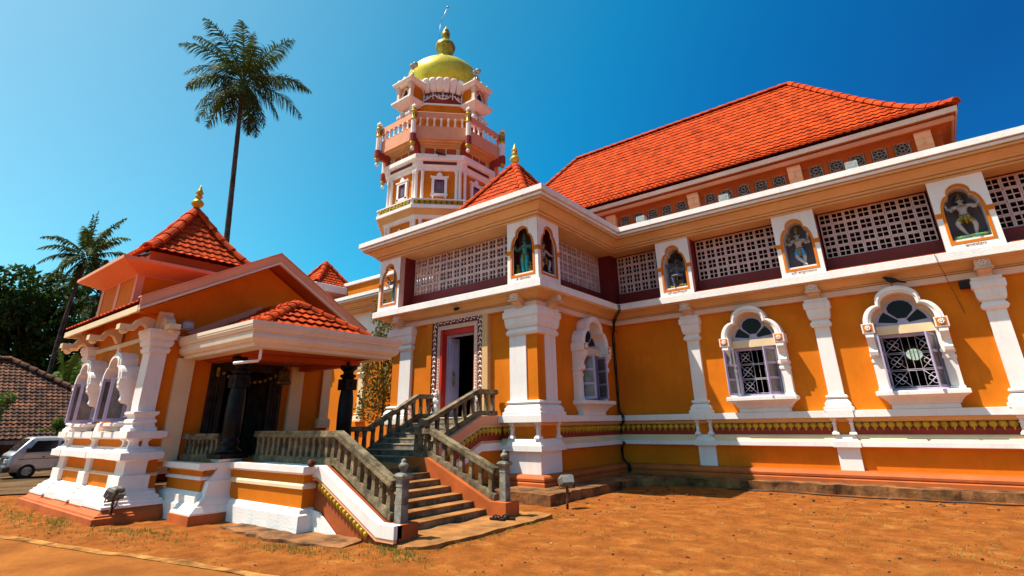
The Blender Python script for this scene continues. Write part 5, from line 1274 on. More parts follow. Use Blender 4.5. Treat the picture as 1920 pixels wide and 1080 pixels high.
for (x, lb) in ((-6.35, 'farthest'), (-3.68, 'middle'), (-.40, 'nearest')):
    t_ = thing('parapet_floodlight', {'farthest': 'small box floodlight on the parapet nearest the entrance roof', 'middle': 'small box floodlight midway along the hall parapet', 'nearest': 'larger looking box floodlight on the parapet toward the roof corner'}[lb], 'floodlight', (x, 15.2, 7.70), 'box floodlights along the hall parapet')
    b = MB(); b.loft(x-.14, x+.14, 15.1, 15.34, [(-.03, 7.78), (0, 7.80), (0, 7.98), (-.04, 8.0)]); b.build('lamp_housing', METALG, t_)
    b = MB(); b.box(x-.1, x+.1, 15.09, 15.098, 7.82, 7.95); b.build('lamp_glass', _M['lamp_glass'], t_)
    b = MB(); b.tube([(x, 15.25, 7.69), (x, 15.25, 7.79)], .03, 6); b.build('bracket', RUSTM, t_)
# cables in the inner corner
cb_ = MB()
for k, (dx, dy) in enumerate(((.0, .0), (.035, .02), (.07, .0))):
    pts = []
    for i in range(34):
        z = 5.35-i*.155; wv = .02*math.sin(i*1.3+k*2)
        off = .02
        for lo, hi, d in ((5.0, 5.3, .64), (4.78, 5.0, .3), (4.5, 4.78, .14), (1.6, 1.88, .27), (.95, 1.15, .19), (.15, .5, .42)):
            if lo <= z <= hi: off = d
        pts.append((EX+off+dx*.8+wv*.5, HY-off-.01-dy+wv*.3, z))
    cb_.tube(pts, .016, 5)
cb_.tube([(EX+.16+.25*math.sin(i*.7)*.4, HY-.16, 4.95-.05*i) for i in range(12)], .012, 5)
cbo = cb_.build('wall_cable', CABLE); tag(cbo, 'bundle of black cables running down the inner corner of the walls', 'cable')
cb_ = MB(); cb_.tube([(-16.6+.5*i*.5, 3.62-.28*math.sin(i)*.02 - .12*(i == 0), 1.6) for i in range(1, 3)], .008, 4); cb_.bm.free()
gc = MB(); pts = []
for i in range(80):
    x = -4.6+i*.1; pts.append((x, 14.66+.03*math.sin(i*.6)+.03*noise.noise((i*.3, 0, 0)), hgt(x, 14.66)+.02))
gc.tube(pts, .014, 5); gco = gc.build('ground_cable', CABLE); tag(gco, 'long black cable lying on the earth along the stone ledge', 'cable')
# slippers
def slipper(x, y, z, ang, m_, label, grp, s=1.0):
    Rm = Matrix.Rotation(ang, 3, 'Z')
    t_ = thing('slipper', label, 'slipper', (x, y, z), grp)
    out = [(-.035, -.12), (.035, -.12), (.042, -.06), (.036, 0), (.048, .07), (.046, .11), (.03, .135), (0, .14), (-.03, .135), (-.044, .11), (-.044, .07), (-.034, 0), (-.042, -.06)]
    P_ = lambda a, b_, zz: Vector((x, y, z))+Rm @ Vector((a*s, b_*s, zz*s))
    b = MB(); A = [b.v(P_(a, q, 0)) for a, q in out]; B = [b.v(P_(a, q, .022)) for a, q in out]; b.f(A[::-1]); b.f(B)
    for i in range(len(out)): b.f([A[i], A[(i+1) % len(out)], B[(i+1) % len(out)], B[i]])
    b.build('sole', m_, t_)
    b = MB()
    for sg in (-1, 1): b.tube([P_(0, .09, .02), P_(sg*.02, .05, .06), P_(sg*.042, .0, .045), P_(sg*.04, -.03, .02)], .011*s, 5)
    b.build('strap', m_, t_)
BLK = mat('black_rubber', (.015, .014, .014), .7, .2, 9, 0); REDR = mat('red_rubber', (.55, .02, .03), .5, .1, 9, 0)
slipper(-6.52, 7.90, .058, R(100), BLK, 'left black slipper beside the right newel post', 'black slippers on the doorstep slab', 1.15)
slipper(-6.40, 8.02, .058, R(112), BLK, 'right black slipper beside the right newel post', 'black slippers on the doorstep slab', 1.15)
slipper(-8.62, 6.50, .725, R(70), REDR, 'red slipper on the step closest to the near balustrade', 'red slippers on the upper step')
slipper(-8.66, 6.72, .725, R(125), REDR, 'red slipper on the step farther from the near balustrade', 'red slippers on the upper step')
cn = MB(); cn.ico((-8.62, 5.47, 1.055), .075, 2, (1.15, 1, .85), .06); cno = cn.build('coconut', mat('coconut_husk', (.16, .05, .02), .9, .4, 12, .5)); tag(cno, 'brown coconut lying on the white coping beside the balustrade', 'coconut')
# birds
def bird(x, y, z, ang, label, s=1.0):
    Rm = Matrix.Rotation(ang, 3, 'Z'); t_ = thing('pigeon', label, 'bird', (x, y, z), 'dark birds perched on the buildings')
    P_ = lambda a, b_, c_: Vector((x, y, z))+Rm @ Vector((a*s, b_*s, c_*s))
    b = MB()
    prof = [(-.19, .07, .012), (-.12, .10, .035), (-.05, .13, .06), (.03, .16, .066), (.09, .19, .05), (.12, .225, .036), (.145, .25, .034), (.17, .25, .024), (.195, .245, .008)]
    b.tube([P_(a, 0, zz) for a, zz, r in prof], [r*s for a, zz, r in prof], 8)
    b.tube([P_(-.1, 0, .1), P_(-.22, 0, .05), P_(-.30, 0, .02)], [.03*s, .03*s, .02*s], 6)
    for sg in (-1, 1): b.tube([P_(.06, sg*.055, .17), P_(-.04, sg*.06, .14), P_(-.2, sg*.03, .07)], [.02*s, .035*s, .008*s], 6)
    b.build('body', mat('dark_feather', (.03, .03, .035), .7, .3, 12, 0), t_)
    for sg in (-1, 1):
        b = MB(); b.tube([P_(.02, sg*.025, .11), P_(.02, sg*.03, .0)], .007*s, 5); b.tube([P_(.05, sg*.03, .003), P_(.0, sg*.03, .003)], .006*s, 5); b.build('leg', mat('bird_leg', (.2, .05, .04), .7, .2, 9, 0), t_)
bird(-.22, 15.63, 4.69, R(155), 'dark pigeon perched on top of the arched window hood', 1.0)
bird(TX+2.5-.05, TY-2.55, 16.77, R(200), 'small dark bird standing on the tower cornice below the balcony', 1.5)
bird(-14.75, 4.1, 5.61, R(120), 'dark bird standing on the lantern slab below the pyramid tiles', .8)

# person behind the second window
def skin(name, V_, E_, Rd, m_, parent, xf, root=0, sub=2):
    me = bpy.data.meshes.new('tmp'); me.from_pydata([tuple(v) for v in V_], E_, []); o = bpy.data.objects.new('tmp', me); C.objects.link(o)
    md = o.modifiers.new('s', 'SKIN'); md.use_smooth_shade = True
    for i, r in enumerate(Rd): me.skin_vertices[0].data[i].radius = (r, r) if not isinstance(r, tuple) else r
    for d_ in me.skin_vertices[0].data: d_.use_root = False
    me.skin_vertices[0].data[root].use_root = True
    ss = o.modifiers.new('b', 'SUBSURF'); ss.levels = sub; ss.render_levels = sub
    m2 = bpy.data.meshes.new_from_object(o.evaluated_get(bpy.context.evaluated_depsgraph_get())); bpy.data.objects.remove(o); bpy.data.meshes.remove(me)
    m2.name = name; off = Vector((0, 0, 0)); p = parent
    while p is not None: off += p.location; p = p.parent
    for v in m2.vertices: v.co = xf @ v.co-off
    m2.materials.clear(); m2.materials.append(m_)
    for pl in m2.polygons: pl.use_smooth = True
    o = bpy.data.objects.new(name, m2); C.objects.link(o); o.parent = parent; return o
# ------------------------------------------------------------------ VEGETATION
def leafmat(name, c1, c2, sc=.6, rough=.5, trans=.25):
    if name in _M: return _M[name]
    M = bpy.data.materials.new(name); M.use_nodes = True; n = M.node_tree.nodes; l = M.node_tree.links; b = n['Principled BSDF']
    b.inputs['Roughness'].default_value = .65; b.inputs['Specular IOR Level'].default_value = .12
    geo = n.new('ShaderNodeNewGeometry'); t = n.new('ShaderNodeTexNoise'); t.inputs['Scale'].default_value = sc; t.inputs['Detail'].default_value = 5; l.new(geo.outputs['Position'], t.inputs['Vector'])
    r = n.new('ShaderNodeValToRGB'); r.color_ramp.elements[0].position = .35; r.color_ramp.elements[1].position = .68; r.color_ramp.elements[0].color = (*c1, 1); r.color_ramp.elements[1].color = (*c2, 1)
    ri = n.new('ShaderNodeMath'); ri.operation = 'MULTIPLY_ADD'; ri.inputs[1].default_value = .22; l.new(geo.outputs['Random Per Island'], ri.inputs[0]); l.new(t.outputs['Fac'], ri.inputs[2])
    l.new(ri.outputs[0], r.inputs[0]); l.new(r.outputs[0], b.inputs['Base Color'])
    tr = n.new('ShaderNodeBsdfTranslucent'); l.new(r.outputs[0], tr.inputs['Color']); mx = n.new('ShaderNodeMixShader'); mx.inputs[0].default_value = trans
    out = n['Material Output']; l.new(b.outputs[0], mx.inputs[1]); l.new(tr.outputs[0], mx.inputs[2]); l.new(mx.outputs[0], out.inputs['Surface'])
    _M[name] = M; return M
PALM = leafmat('palm_leaf', (.008, .020, .008), (.075, .112, .018), .45, trans=.2)
PALML = leafmat('young_palm_leaf', (.03, .07, .012), (.16, .22, .03), .5)
LEAF = leafmat('broad_leaf', (.008, .024, .007), (.038, .078, .013), .5)
BUSHL = leafmat('bush_leaf', (.03, .075, .012), (.14, .22, .03), 1.5)
DRYL = leafmat('olive_leaf', (.045, .055, .012), (.18, .15, .03), 2.0)
BARK = mat('palm_bark', (.085, .06, .045), .9, .3, 2.5, .8, 9, col2=(.03, .022, .018))
def frond(mb, o, d, L, droop, n=46, lw=.075, ll=.95, wind=0):
    """curved rachis with hanging leaflets"""
    d = Vector(d).normalized(); side = d.cross(Vector((0, 0, 1)))
    side = side.normalized() if side.length > .05 else Vector((1, 0, 0))
    pts = []; p = Vector(o); t = d.copy()
    N = 14
    for i in range(N+1):
        pts.append(p.copy()); t = (t+Vector((0, 0, -droop*(.25+1.5*(i/N)))) / N*1.6+Vector((wind, wind*.3, 0))/N).normalized(); p = p+t*(L/N)
    mb.tube(pts, [.05*(1-.85*i/N) for i in range(N+1)], 4, False)
    for k in range(n):
        f = .12+.88*k/n; i = min(int(f*N), N-1); c = pts[i].lerp(pts[i+1], f*N-i); tt = (pts[i+1]-pts[i]).normalized(); up = side.cross(tt).normalized()
        ln = ll*math.sin(math.pi*min(1, .18+.80*f))**.7*rnd.uniform(.8, 1.1)
        for sg in (-1, 1):
            if rnd.random() < .06: continue
            dr = (side*sg*rnd.uniform(.5, .85)+tt*rnd.uniform(.35, .65)+up*rnd.uniform(-.25, .2)+Vector((0, 0, -rnd.uniform(.05, .45)))).normalized()
            a = c; e1 = a+dr*ln*.5; e2 = e1+(dr+Vector((0, 0, -.55-.35*droop))).normalized()*ln*.55
            w_ = tt*lw*rnd.uniform(.8, 1.2)*.5
            v = [mb.v(a-w_), mb.v(a+w_), mb.v(e1+w_), mb.v(e1-w_), mb.v(e2)]
            mb.f([v[0], v[1], v[2], v[3]]); mb.f([v[3], v[2], v[4]])
def palm(base, top, L, label, nf=26, seed=1, m_=None, r0=.22, lean=(0, 0), name='palm_tree', ll=.95, n=46):
    global rnd
    keep = rnd; rnd = random.Random(seed)
    t_ = thing(name, label, 'palm tree', base, 'coconut palms behind the pavilion' if name == 'coconut_palm' else None)
    b = Vector(base); tp = Vector(top); pts = []; rad = []
    K = 40
    for i in range(K+1):
        f = i/K; p = b.lerp(tp, f)+Vector((lean[0], lean[1], 0))*math.sin(math.pi*f); pts.append(p); rad.append(r0*(1.0-.42*f+.5*max(0, .06-f)*8)*(1+.05*(i % 2)))
    mb = MB(); mb.tube(pts, rad, 10); mb.build('trunk', BARK, t_)
    mb = MB()
    for i in range(nf):
        ga = i*2.39996+rnd.uniform(-.2, .2); el = math.pi/2*(1-1.68*(i+.5)/nf)+rnd.uniform(-.2, .2)
        d = Vector((math.cos(ga)*math.cos(el), math.sin(ga)*math.cos(el), math.sin(el)))
        frond(mb, tp+Vector((0, 0, .1))+d*.15, d, L*rnd.uniform(.8, 1.15)*(1 if el > -.3 else .85), .55+.45*math.cos(el)*rnd.uniform(.6, 1.3), n, ll=ll*L/4.6)
    mb.build('crown', m_ or PALM, t_)
    mb = MB()
    for k in range(9):
        a = rnd.uniform(0, 6.28); mb.ico((tp.x+.35*math.cos(a), tp.y+.35*math.sin(a), tp.z-.35-rnd.uniform(0, .35)), .14*L/4.6, 1)
    mb.build('coconut_cluster', mat('young_coconut', (.16, .13, .03), .6, .3, 3, 0), t_)
    rnd = keep; return t_
palm((-38.0, 16.28, -.3), (-38.66, 14.62, 27.9), 5.2, 'tallest coconut palm rising into the sky left of the tower', 36, 3, r0=.25, lean=(.25, -.1), name='coconut_palm', n=56, ll=1.25)
palm((-41.9, 8.55, -.4), (-41.1, 8.30, 12.0), 2.9, 'middle sized coconut palm in front of the dark trees left of the pavilion', 26, 5, r0=.15, lean=(-.2, -.25), name='coconut_palm', n=46)
palm((-46, 10.5, -.5), (-46.2, 10.6, 10.7), 3.2, 'coconut palm half hidden behind the orange lantern of the pavilion', 22, 8, r0=.22, name='coconut_palm')
palm((-52, 4.6, -.5), (-52, 4.8, 9.8), 2.8, 'low palm crown among the dark trees at the left edge', 20, 12, r0=.22, name='coconut_palm')
palm((-41, 8.9, -.4), (-41, 9.0, 3.6), 2.6, 'young light green palm low behind the old tiled house', 18, 9, PALML, r0=.16, name='young_palm')
def crown_mesh(mb, blobs, n, ls, flat=.5):
    tot = sum(b[3]**2 for b in blobs)
    for (x, y, z, r) in blobs:
        k_ = int(n*r*r/tot)
        for k in range(k_):
            while True:
                q = Vector((rnd.uniform(-1, 1), rnd.uniform(-1, 1), rnd.uniform(-1, 1)))
                if .25 < q.length < 1: break
            q = q*(q.length**-.35)
            if noise.noise((x+q.x*r*.9, y+q.y*r*.9, z+q.z*r*.9)) < -.12: continue
            c = Vector((x, y, z))+Vector((q.x, q.y, q.z*.85))*r
            nn = Vector((rnd.gauss(0, 1), rnd.gauss(0, 1), rnd.gauss(.6, 1))).normalized(); u = nn.orthogonal().normalized(); u = Matrix.Rotation(rnd.uniform(0, 6.28), 3, nn) @ u; v_ = nn.cross(u); s_ = ls*rnd.uniform(.6, 1.3)
            mb.f([mb.v(c-u*s_), mb.v(c+v_*s_*.45-u*s_*.1), mb.v(c+u*s_), mb.v(c-v_*s_*.45-u*s_*.1)])
def tree(label, base, h, blobs, n, ls, m_=None, r0=.3, cat='tree', name='broadleaf_tree', seed=1, group=None):
    global rnd
    keep = rnd; rnd = random.Random(seed)
    t_ = thing(name, label, cat, base, group); b = Vector(base)
    mb = MB(); c = Vector((b.x, b.y, b.z+h))
    mb.tube([b, b.lerp(c, .5)+Vector((.1, .15, 0))*r0*3, c], [r0, r0*.75, r0*.45], 9)
    for (x, y, z, r) in blobs:
        e = Vector((x, y, z)); s_ = b.lerp(c, rnd.uniform(.55, .95)); md = s_.lerp(e, .5)+Vector((rnd.uniform(-.3, .3), rnd.uniform(-.3, .3), rnd.uniform(-.1, .4)))*r*.4
        mb.tube([s_, md, e], [r0*.38, r0*.22, r0*.07], 6)
        for q in range(4):
            f = e+Vector((rnd.uniform(-1, 1), rnd.uniform(-1, 1), rnd.uniform(-.5, 1)))*r*.75; mb.tube([md.lerp(e, .6), f], [r0*.12, r0*.03], 4)
    mb.build('trunk', mat('tree_bark', (.07, .05, .035), .9, .3, 4, .5), t_)
    mb = MB(); crown_mesh(mb, blobs, n, ls); mb.build('crown', m_ or LEAF, t_)
    rnd = keep; return t_
def blobs(cx, cy, cz, R_, k, rr, seed, zs=.7):
    r_ = random.Random(seed); o = []
    for i in range(k):
        a = r_.uniform(0, 6.28); d = R_*math.sqrt(r_.random()); o.append((cx+d*math.cos(a), cy+d*math.sin(a), cz+r_.uniform(-1, 1)*R_*zs, rr*r_.uniform(.7, 1.2)))
    return o
tree('big dark green tree behind the leaning palm trunk', (-50, 8.0, -.5), 7, blobs(-50, 7.8, 9.0, 3.2, 19, 1.8, 4), 12000, .24, seed=2, group='dark trees beyond the old house')
tree('dark leafy tree at the left edge beyond the old tiled house', (-52, 3.6, -.5), 6, blobs(-52, 4.2, 8.0, 3.2, 18, 1.8, 6), 12000, .24, seed=3, group='dark trees beyond the old house')
tree('low dark tree between the old house and the pavilion', (-50, 11, -.5), 4, blobs(-50, 10.8, 5.0, 2.8, 15, 1.7, 9), 9000, .22, seed=4, group='dark trees beyond the old house')
tree('dark tree far back at the left, lower than its neighbours', (-60, -1, -.5), 6, blobs(-60, 0, 6, 4, 14, 2.2, 10), 7000, .3, seed=5, group='dark trees beyond the old house')
wd_ = MB(); r_ = random.Random(3)
crown_mesh(wd_, [(-66+r_.uniform(-3, 3), -26+i*2.6, 2.5+r_.uniform(-1.5, 3.2), 3.2) for i in range(26)], 16000, .38); wo = wd_.build('far_wood', LEAF); wo['kind'] = 'stuff'
tree('thin climbing bush with sparse olive leaves beside the entrance block', (-16.15, 12.9, -.1), 4.2, [(-16.3, 12.85, 5.6, .55), (-16.0, 13.0, 4.9, .75), (-16.35, 12.8, 4.2, .95), (-15.5, 13.0, 4.1, .75), (-16.1, 12.9, 3.4, .9), (-16.3, 12.8, 2.7, .75), (-16.7, 12.8, 2.2, .6), (-15.7, 13.0, 3.0, .7), (-16.5, 12.7, 6.2, .28), (-15.5, 13.0, 4.9, .5), (-16.9, 12.8, 4.6, .45)], 6000, .07, DRYL, .06, 'bush', 'climbing_bush', 7)
tree('bright green bush in front of the old tiled roof, right of the van', (-33.6, 7.2, -.2), 1.3, [(-33.6, 7.1, 1.35, .45), (-33.6, 7.8, 1.5, .5), (-33.5, 8.4, 1.3, .45), (-33.6, 6.6, 1.2, .3), (-33.6, 7.5, 1.95, .3)], 2200, .10, BUSHL, .06, 'bush', 'garden_bush', 8)
tree('small feathery green shrub at the left edge before the old roof', (-32.5, 4.75, -.2), 2.2, [(-32.5, 4.7, 2.1, .5), (-32.5, 4.95, 2.7, .4), (-32.5, 5.2, 3.0, .3), (-32.5, 4.6, 1.4, .45)], 1400, .08, BUSHL, .05, 'shrub', 'garden_shrub', 9)

# ------------------------------------------------------------------ OLD HOUSE
oh = thing('old_house', 'low old house with a large weathered brown tiled roof behind the van', 'house', (-37, 3, -.3))
mb = MB(); mb.box(-42, -35.6, -6, 11.5, -.8, 1.9); mb.build('wall', mat('dim_plaster', (.10, .07, .05), .9, .3, 2, .3), oh)
mb = MB()
tile_side(mb, (-35, -8, 1.25), (0, 1), (-1, 0), 21, [(0, 0), (1, 3.98)], 4, 0, 7.1, .22, .25, .022, .075)
tile_side(mb, (-35, 13, 1.25), (-1, 0), (0, -1), 8, [(0, 0), (1, 3.98)], 7.1, 4, 4, .26, .34, .025, .075)
tile_side(mb, (-43, 13, 1.25), (0, -1), (1, 0), 21, [(0, 0), (1, 3.98)], 4, 7.1, 0, .26, .34, .025, .075)
rf = mb.build('roof', OLDT, oh)
cb = MB(); caps(cb, [(-35, 13, 1.3), (-39, 5.9, 5.28)], .17, .45); caps(cb, [(-39, 5.9, 5.28), (-39, -8, 5.28)], .17, .45); cb.build('ridge_tiles', OLDT, rf)
mb = MB(); mb.box(-35.06, -35.0, -8, 13, 1.02, 1.20); mb.build('eave_board', mat('grey_board', (.25, .22, .19), .9, .25, 3, .3), oh)

# ------------------------------------------------------------------ VAN
VX, VY, VZ = -28.2, 5.05, hgt(-28.2, 6.5)+.03
van = thing('parked_van', 'small silver grey van parked before the old tiled house', 'van', (VX-.7, VY+1.6, VZ))
VP = lambda l, w_, z: (VX-.68-w_, VY+l, VZ+z)      # l along the length (0 front), w across (+ left side away)
SIL = mat('van_silver', (.44, .43, .42), .32, .06, 2, 0, metal=.35, spec=.5)
mb = MB()
def section(l, pts): return [mb.v(VP(l, sg*w_, z)) for sg, w_, z in pts]
prof = [(0.0, .60, .34, .62, .84), (.04, .66, .28, .64, .91), (.10, .69, .26, .66, .94), (.16, .69, .26, .68, .98), (.54, .69, .26, .66, 1.46), (.66, .69, .26, .62, 1.50), (3.0, .69, .26, .62, 1.51), (3.22, .68, .28, .60, 1.44), (3.28, .64, .34, .58, .9)]
rings = []
for l, wb, z0, wt, zt in prof:
    zb = min(.86, zt-.02)
    rings.append([mb.v(VP(l, w_, z)) for w_, z in ((-wb, z0), (-wb-.015, (z0+zb)/2), (-wb, zb), (-wt, zt-.05), (-wt+.07, zt), (0, zt+.012), (wt-.07, zt), (wt, zt-.05), (wb, zb), (wb+.015, (z0+zb)/2), (wb, z0))])
for A, B in zip(rings, rings[1:]):
    for i in range(len(A)-1): mb.f([A[i], A[i+1], B[i+1], B[i]], True)
    mb.f([A[-1], A[0], B[0], B[-1]])
mb.f(rings[0]); mb.f(rings[-1][::-1])
bd = mb.build('body', SIL, van)
VG = mat('van_glass', (.012, .013, .015), .08, .1, 2, 0, spec=.6)
def side_panel(nm, l0, l1, z0, z1, m_, par, sl0=0, off=.012, sgn=-1):
    b = MB(); q = []
    def wid(z): return .69-.07*max(0, (z-.86))/.6
    pts = [(l0, z0), (l1, z0), (l1, z1), (l0+sl0, z1)]
    A = [b.v(VP(l, sgn*(wid(z)+off), z)) for l, z in pts]; B = [b.v(VP(l, sgn*(wid(z)-.01), z)) for l, z in pts]
    b.f(A); b.f(B[::-1])
    for i in range(4): b.f([A[i], A[(i+1) % 4], B[(i+1) % 4], B[i]])
    return b.build(nm, m_, par)
for sg in (-1, 1):
    d1 = side_panel('door', .42, 1.42, .36, .88, SIL, van, 0, .022, sg); side_panel('window', .50, 1.38, .95, 1.36, VG, d1, .22, .016, sg)
    d2 = side_panel('sliding_door', 1.46, 2.38, .36, .88, SIL, van, 0, .022, sg); side_panel('window', 1.48, 2.36, .95, 1.34, VG, d2, 0, .016, sg)
    side_panel('window', 2.46, 3.1, .95, 1.34, VG, van, 0, .016, sg)
    side_panel('side_stripe', .3, 2.9, .70, .725, mat('van_stripe', (.05, .05, .07), .4, .1, 3, 0), van, 0, .028, sg)
    b = MB(); b.loft(.98, 1.06, .0, .05, [(0, .76), (0, .79)], lambda a, d, z: VP(a, sg*(.71+d), z)); b.build('handle', BLK, van)
b = MB(); A = [VP(.175, -.58, 1.01), VP(.175, .58, 1.01), VP(.51, .54, 1.43), VP(.51, -.54, 1.43)]; b.prism(A, (0, -.02, .02)); b.build('windscreen', VG, van)
b = MB(); b.loft(-.60, .60, -.02, .06, [(0, .62), (0, .78)], lambda a, d, z: VP(-d+.02, a, z)); b.build('grille', BLK, van)
b = MB(); b.loft(-.72, .72, -.10, .10, [(-.02, .27), (0, .30), (0, .42), (-.02, .45)], lambda a, d, z: VP(-d, a, z)); b.build('bumper', mat('dark_bumper', (.03, .03, .03), .6, .1, 3, 0), van)
for sg in (-1, 1):
    b = MB(); b.loft(sg*.5-.13, sg*.5+.13, 0, .09, [(-.02, .58), (0, .60), (0, .72), (-.02, .74)], lambda a, d, z: VP(.02-d, a, z)); b.build('headlight', mat('headlight_glass', (.6, .6, .58), .1, .05, 3, 0, spec=.6), van)
    for l in (.62, 2.62):
        b = MB()
        def wheel_ring(r, w_): return [b.v(VP(l+r*math.cos(math.pi*i/10), sg*w_, .27+r*math.sin(math.pi*i/10))) for i in range(20)]
        R_ = [wheel_ring(r, w_) for r, w_ in ((.10, .56), (.24, .55), (.27, .58), (.27, .70), (.245, .725), (.165, .72), (.16, .68))]
        for A, B in zip(R_, R_[1:]):
            for i in range(20): b.f([A[i], A[(i+1) % 20], B[(i+1) % 20], B[i]], True)
        b.f(R_[0]); w_o = b.build('wheel', mat('tyre', (.02, .019, .018), .85, .2, 4, .2), van)
        b = MB(); R_ = [wheel_ring(r, w_) for r, w_ in ((.163, .70), (.15, .725), (.14, .70), (.05, .70), (.045, .73), (.01, .735))]
        for A, B in zip(R_, R_[1:]):
            for i in range(20): b.f([A[i], A[(i+1) % 20], B[(i+1) % 20], B[i]])
        b.f(R_[-1])
        for q in range(7):
            t = 2*math.pi*q/7; b.tube([VP(l+.04*math.cos(t), sg*.725, .27+.04*math.sin(t)), VP(l+.15*math.cos(t), sg*.725, .27+.15*math.sin(t))], .014, 4)
        b.build('rim', METALG, w_o)
    b = MB(); b.loft(-.05, .05, 0, .1, [(0, .95), (0, 1.1)], lambda a, d, z: VP(.5+a, sg*(.68+d), z)); b.build('mirror', BLK, van)
# ------------------------------------------------------------------ STATUES
SKINW = mat('statue_pale_skin', (.46, .42, .44), .5, .08, 6, .05); SKINT = mat('statue_teal_skin', (.03, .22, .24), .4, .12, 6, .05)
SKINB = mat('statue_blue_skin', (.10, .12, .20), .5, .12, 6, .05)
BLUEC = mat('statue_blue_cloth', (.06, .32, .62), .5, .15, 9, .05); GOLDC = mat('statue_gold_cloth', (.36, .26, .03), .45, .3, 14, .1, metal=.2)
OLIVE = mat('statue_dark_gold', (.14, .12, .025), .5, .3, 14, .1); HALO = mat('statue_black', (.02, .02, .02), .6, .2, 9, 0)
TEALC = mat('statue_teal_cloth', (.02, .36, .38), .5, .15, 9, .05); GREENC = mat('statue_green', (.10, .34, .16), .5, .3, 14, .1)
def statue(label, x, y, z, ang, H, legs, arms, skinm, clothm, cloth='shorts', crown='tall', halo=False, legm=None):
    t_ = thing('niche_statue', label, 'statue', (x, y, z), 'painted statues in the upper niches')
    xf = Matrix.Translation((x, y, z)) @ Matrix.Rotation(ang, 4, 'Z') @ Matrix.Scale(H, 4)
    T = lambda p: xf @ Vector(p)
    # legs: dict side->(hip?,knee,ankle,toe); arms list of (side, elbow, wrist, tip)
    py = legs.get('pelvis', (0, 0, .50)); dz = py[2]-.50
    V_ = [py, (0, py[1], .60+dz), (0, py[1]-.01, .72+dz), (0, py[1], .815+dz), (0, py[1]-.012, .875+dz), (0, py[1]-.008, .945+dz)]
    Rd = [(.088, .07), (.07, .058), (.10, .066), (.036, .036), (.058, .064), (.052, .058)]
    E_ = [(0, 1), (1, 2), (2, 3), (3, 4), (4, 5)]
    for sg in (-1, 1):
        k, a, t = legs[sg]; i = len(V_)
        V_ += [(sg*.062, py[1], py[2]-.05), k, tuple((Vector(k)*.45+Vector(a)*.55)), a, t]; Rd += [.07, .052, .046, .027, (.028, .02)]
        E_ += [(0, i), (i, i+1), (i+1, i+2), (i+2, i+3), (i+3, i+4)]
    hands = []
    for sg, e, w_ in arms:
        i = len(V_); V_ += [(sg*.135, py[1], .765+dz), e, w_]; Rd += [.044, .031, .021]; E_ += [(2, i), (i, i+1), (i+1, i+2)]
        hands.append((Vector(e), Vector(w_)))
    skin('body', V_, E_, Rd, skinm, t_, xf, 0, 2)
    for e, w_ in hands:          # palm, four fingers and a thumb
        hb = MB()
        d = (w_-e).normalized(); s_ = d.orthogonal().normalized(); n_ = d.cross(s_)
        hb.tube([T(w_-d*.01), T(w_+d*.02), T(w_+d*.05)], [.020*H, .027*H, .022*H], 6)
        for k in range(4):
            b0 = w_+d*.045+s_*(k-1.5)*.012; ln = (.034, .040, .037, .028)[k]
            hb.tube([T(b0), T(b0+d*ln*.6+n_*.006), T(b0+d*ln+n_*.02)], [.0075*H, .007*H, .005*H], 5)
        b0 = w_+d*.015+s_*.022; hb.tube([T(b0), T(b0+s_*.02+d*.014), T(b0+s_*.024+d*.034)], [.008*H, .008*H, .006*H], 5); hb.build('hand', skinm, t_)
    hz = .905+dz; hy = py[1]
    fb = MB(); fb.tube([T((0, hy-.070, hz+.008)), T((0, hy-.088, hz-.022)), T((0, hy-.070, hz-.028))], [.008*H, .013*H, .009*H], 6)
    for sg in (-1, 1): fb.ico(T((sg*.066, hy, hz-.01)), .018*H, 1, (.5, .8, 1.3))
    fb.build('nose_and_ears', skinm, t_)
    eb = MB()
    for sg in (-1, 1):
        eb.ico(T((sg*.026, hy-.066, hz+.004)), .011*H, 1, (1.3, .6, .7)); eb.tube([T((sg*.01, hy-.068, hz+.024)), T((sg*.028, hy-.067, hz+.029)), T((sg*.045, hy-.058, hz+.022))], .004*H, 4)
    eb.build('eyes', HALO, t_)
    mbx = MB(); mbx.tube([T((-.02, hy-.064, hz-.05)), T((0, hy-.072, hz-.052)), T((.02, hy-.064, hz-.05))], .006*H, 5); mbx.build('mouth', RED, t_)
    # clothing follows hips and thighs
    k1, k2 = Vector(legs[-1][0]), Vector(legs[1][0]); p0 = Vector(py)
    V2 = [tuple(p0), (p0.x, p0.y, p0.z+.055)]; R2 = [(.104, .086), (.086, .074)]; E2 = [(0, 1)]
    for sg, k in ((-1, k1), (1, k2)):
        h_ = Vector((sg*.062, p0.y, p0.z-.05)); i = len(V2)
        if cloth == 'shorts': V2 += [tuple(h_), tuple(h_.lerp(k, .5)), tuple(h_.lerp(k, .88))]; R2 += [.085, .078, .066]; E2 += [(0, i), (i, i+1), (i+1, i+2)]
        else:
            a = Vector(legs[sg][1]); V2 += [tuple(h_), tuple(h_.lerp(k, .5)), tuple(k), tuple(k.lerp(a, .5)), tuple(k.lerp(a, .9))]; R2 += [.085, .078, .062, .054, .036]; E2 += [(0, i), (i, i+1), (i+1, i+2), (i+2, i+3), (i+3, i+4)]
    skin('lower_garment', V2, E2, R2, clothm, t_, xf, 0, 2)
    ob = MB()
    def loop(c, rx, ry, r, n=14): ob.tube([T((c[0]+rx*math.cos(2*math.pi*i/n), c[1]+ry*math.sin(2*math.pi*i/n), c[2]+(.02*math.sin(2*math.pi*i/n)))) for i in range(n+1)], r*H, 5)
    loop((0, hy-.01, .80+dz), .06, .055, .012); loop((0, hy-.022, .765+dz), .095, .075, .012); ob.build('necklace', GOLDC, t_)
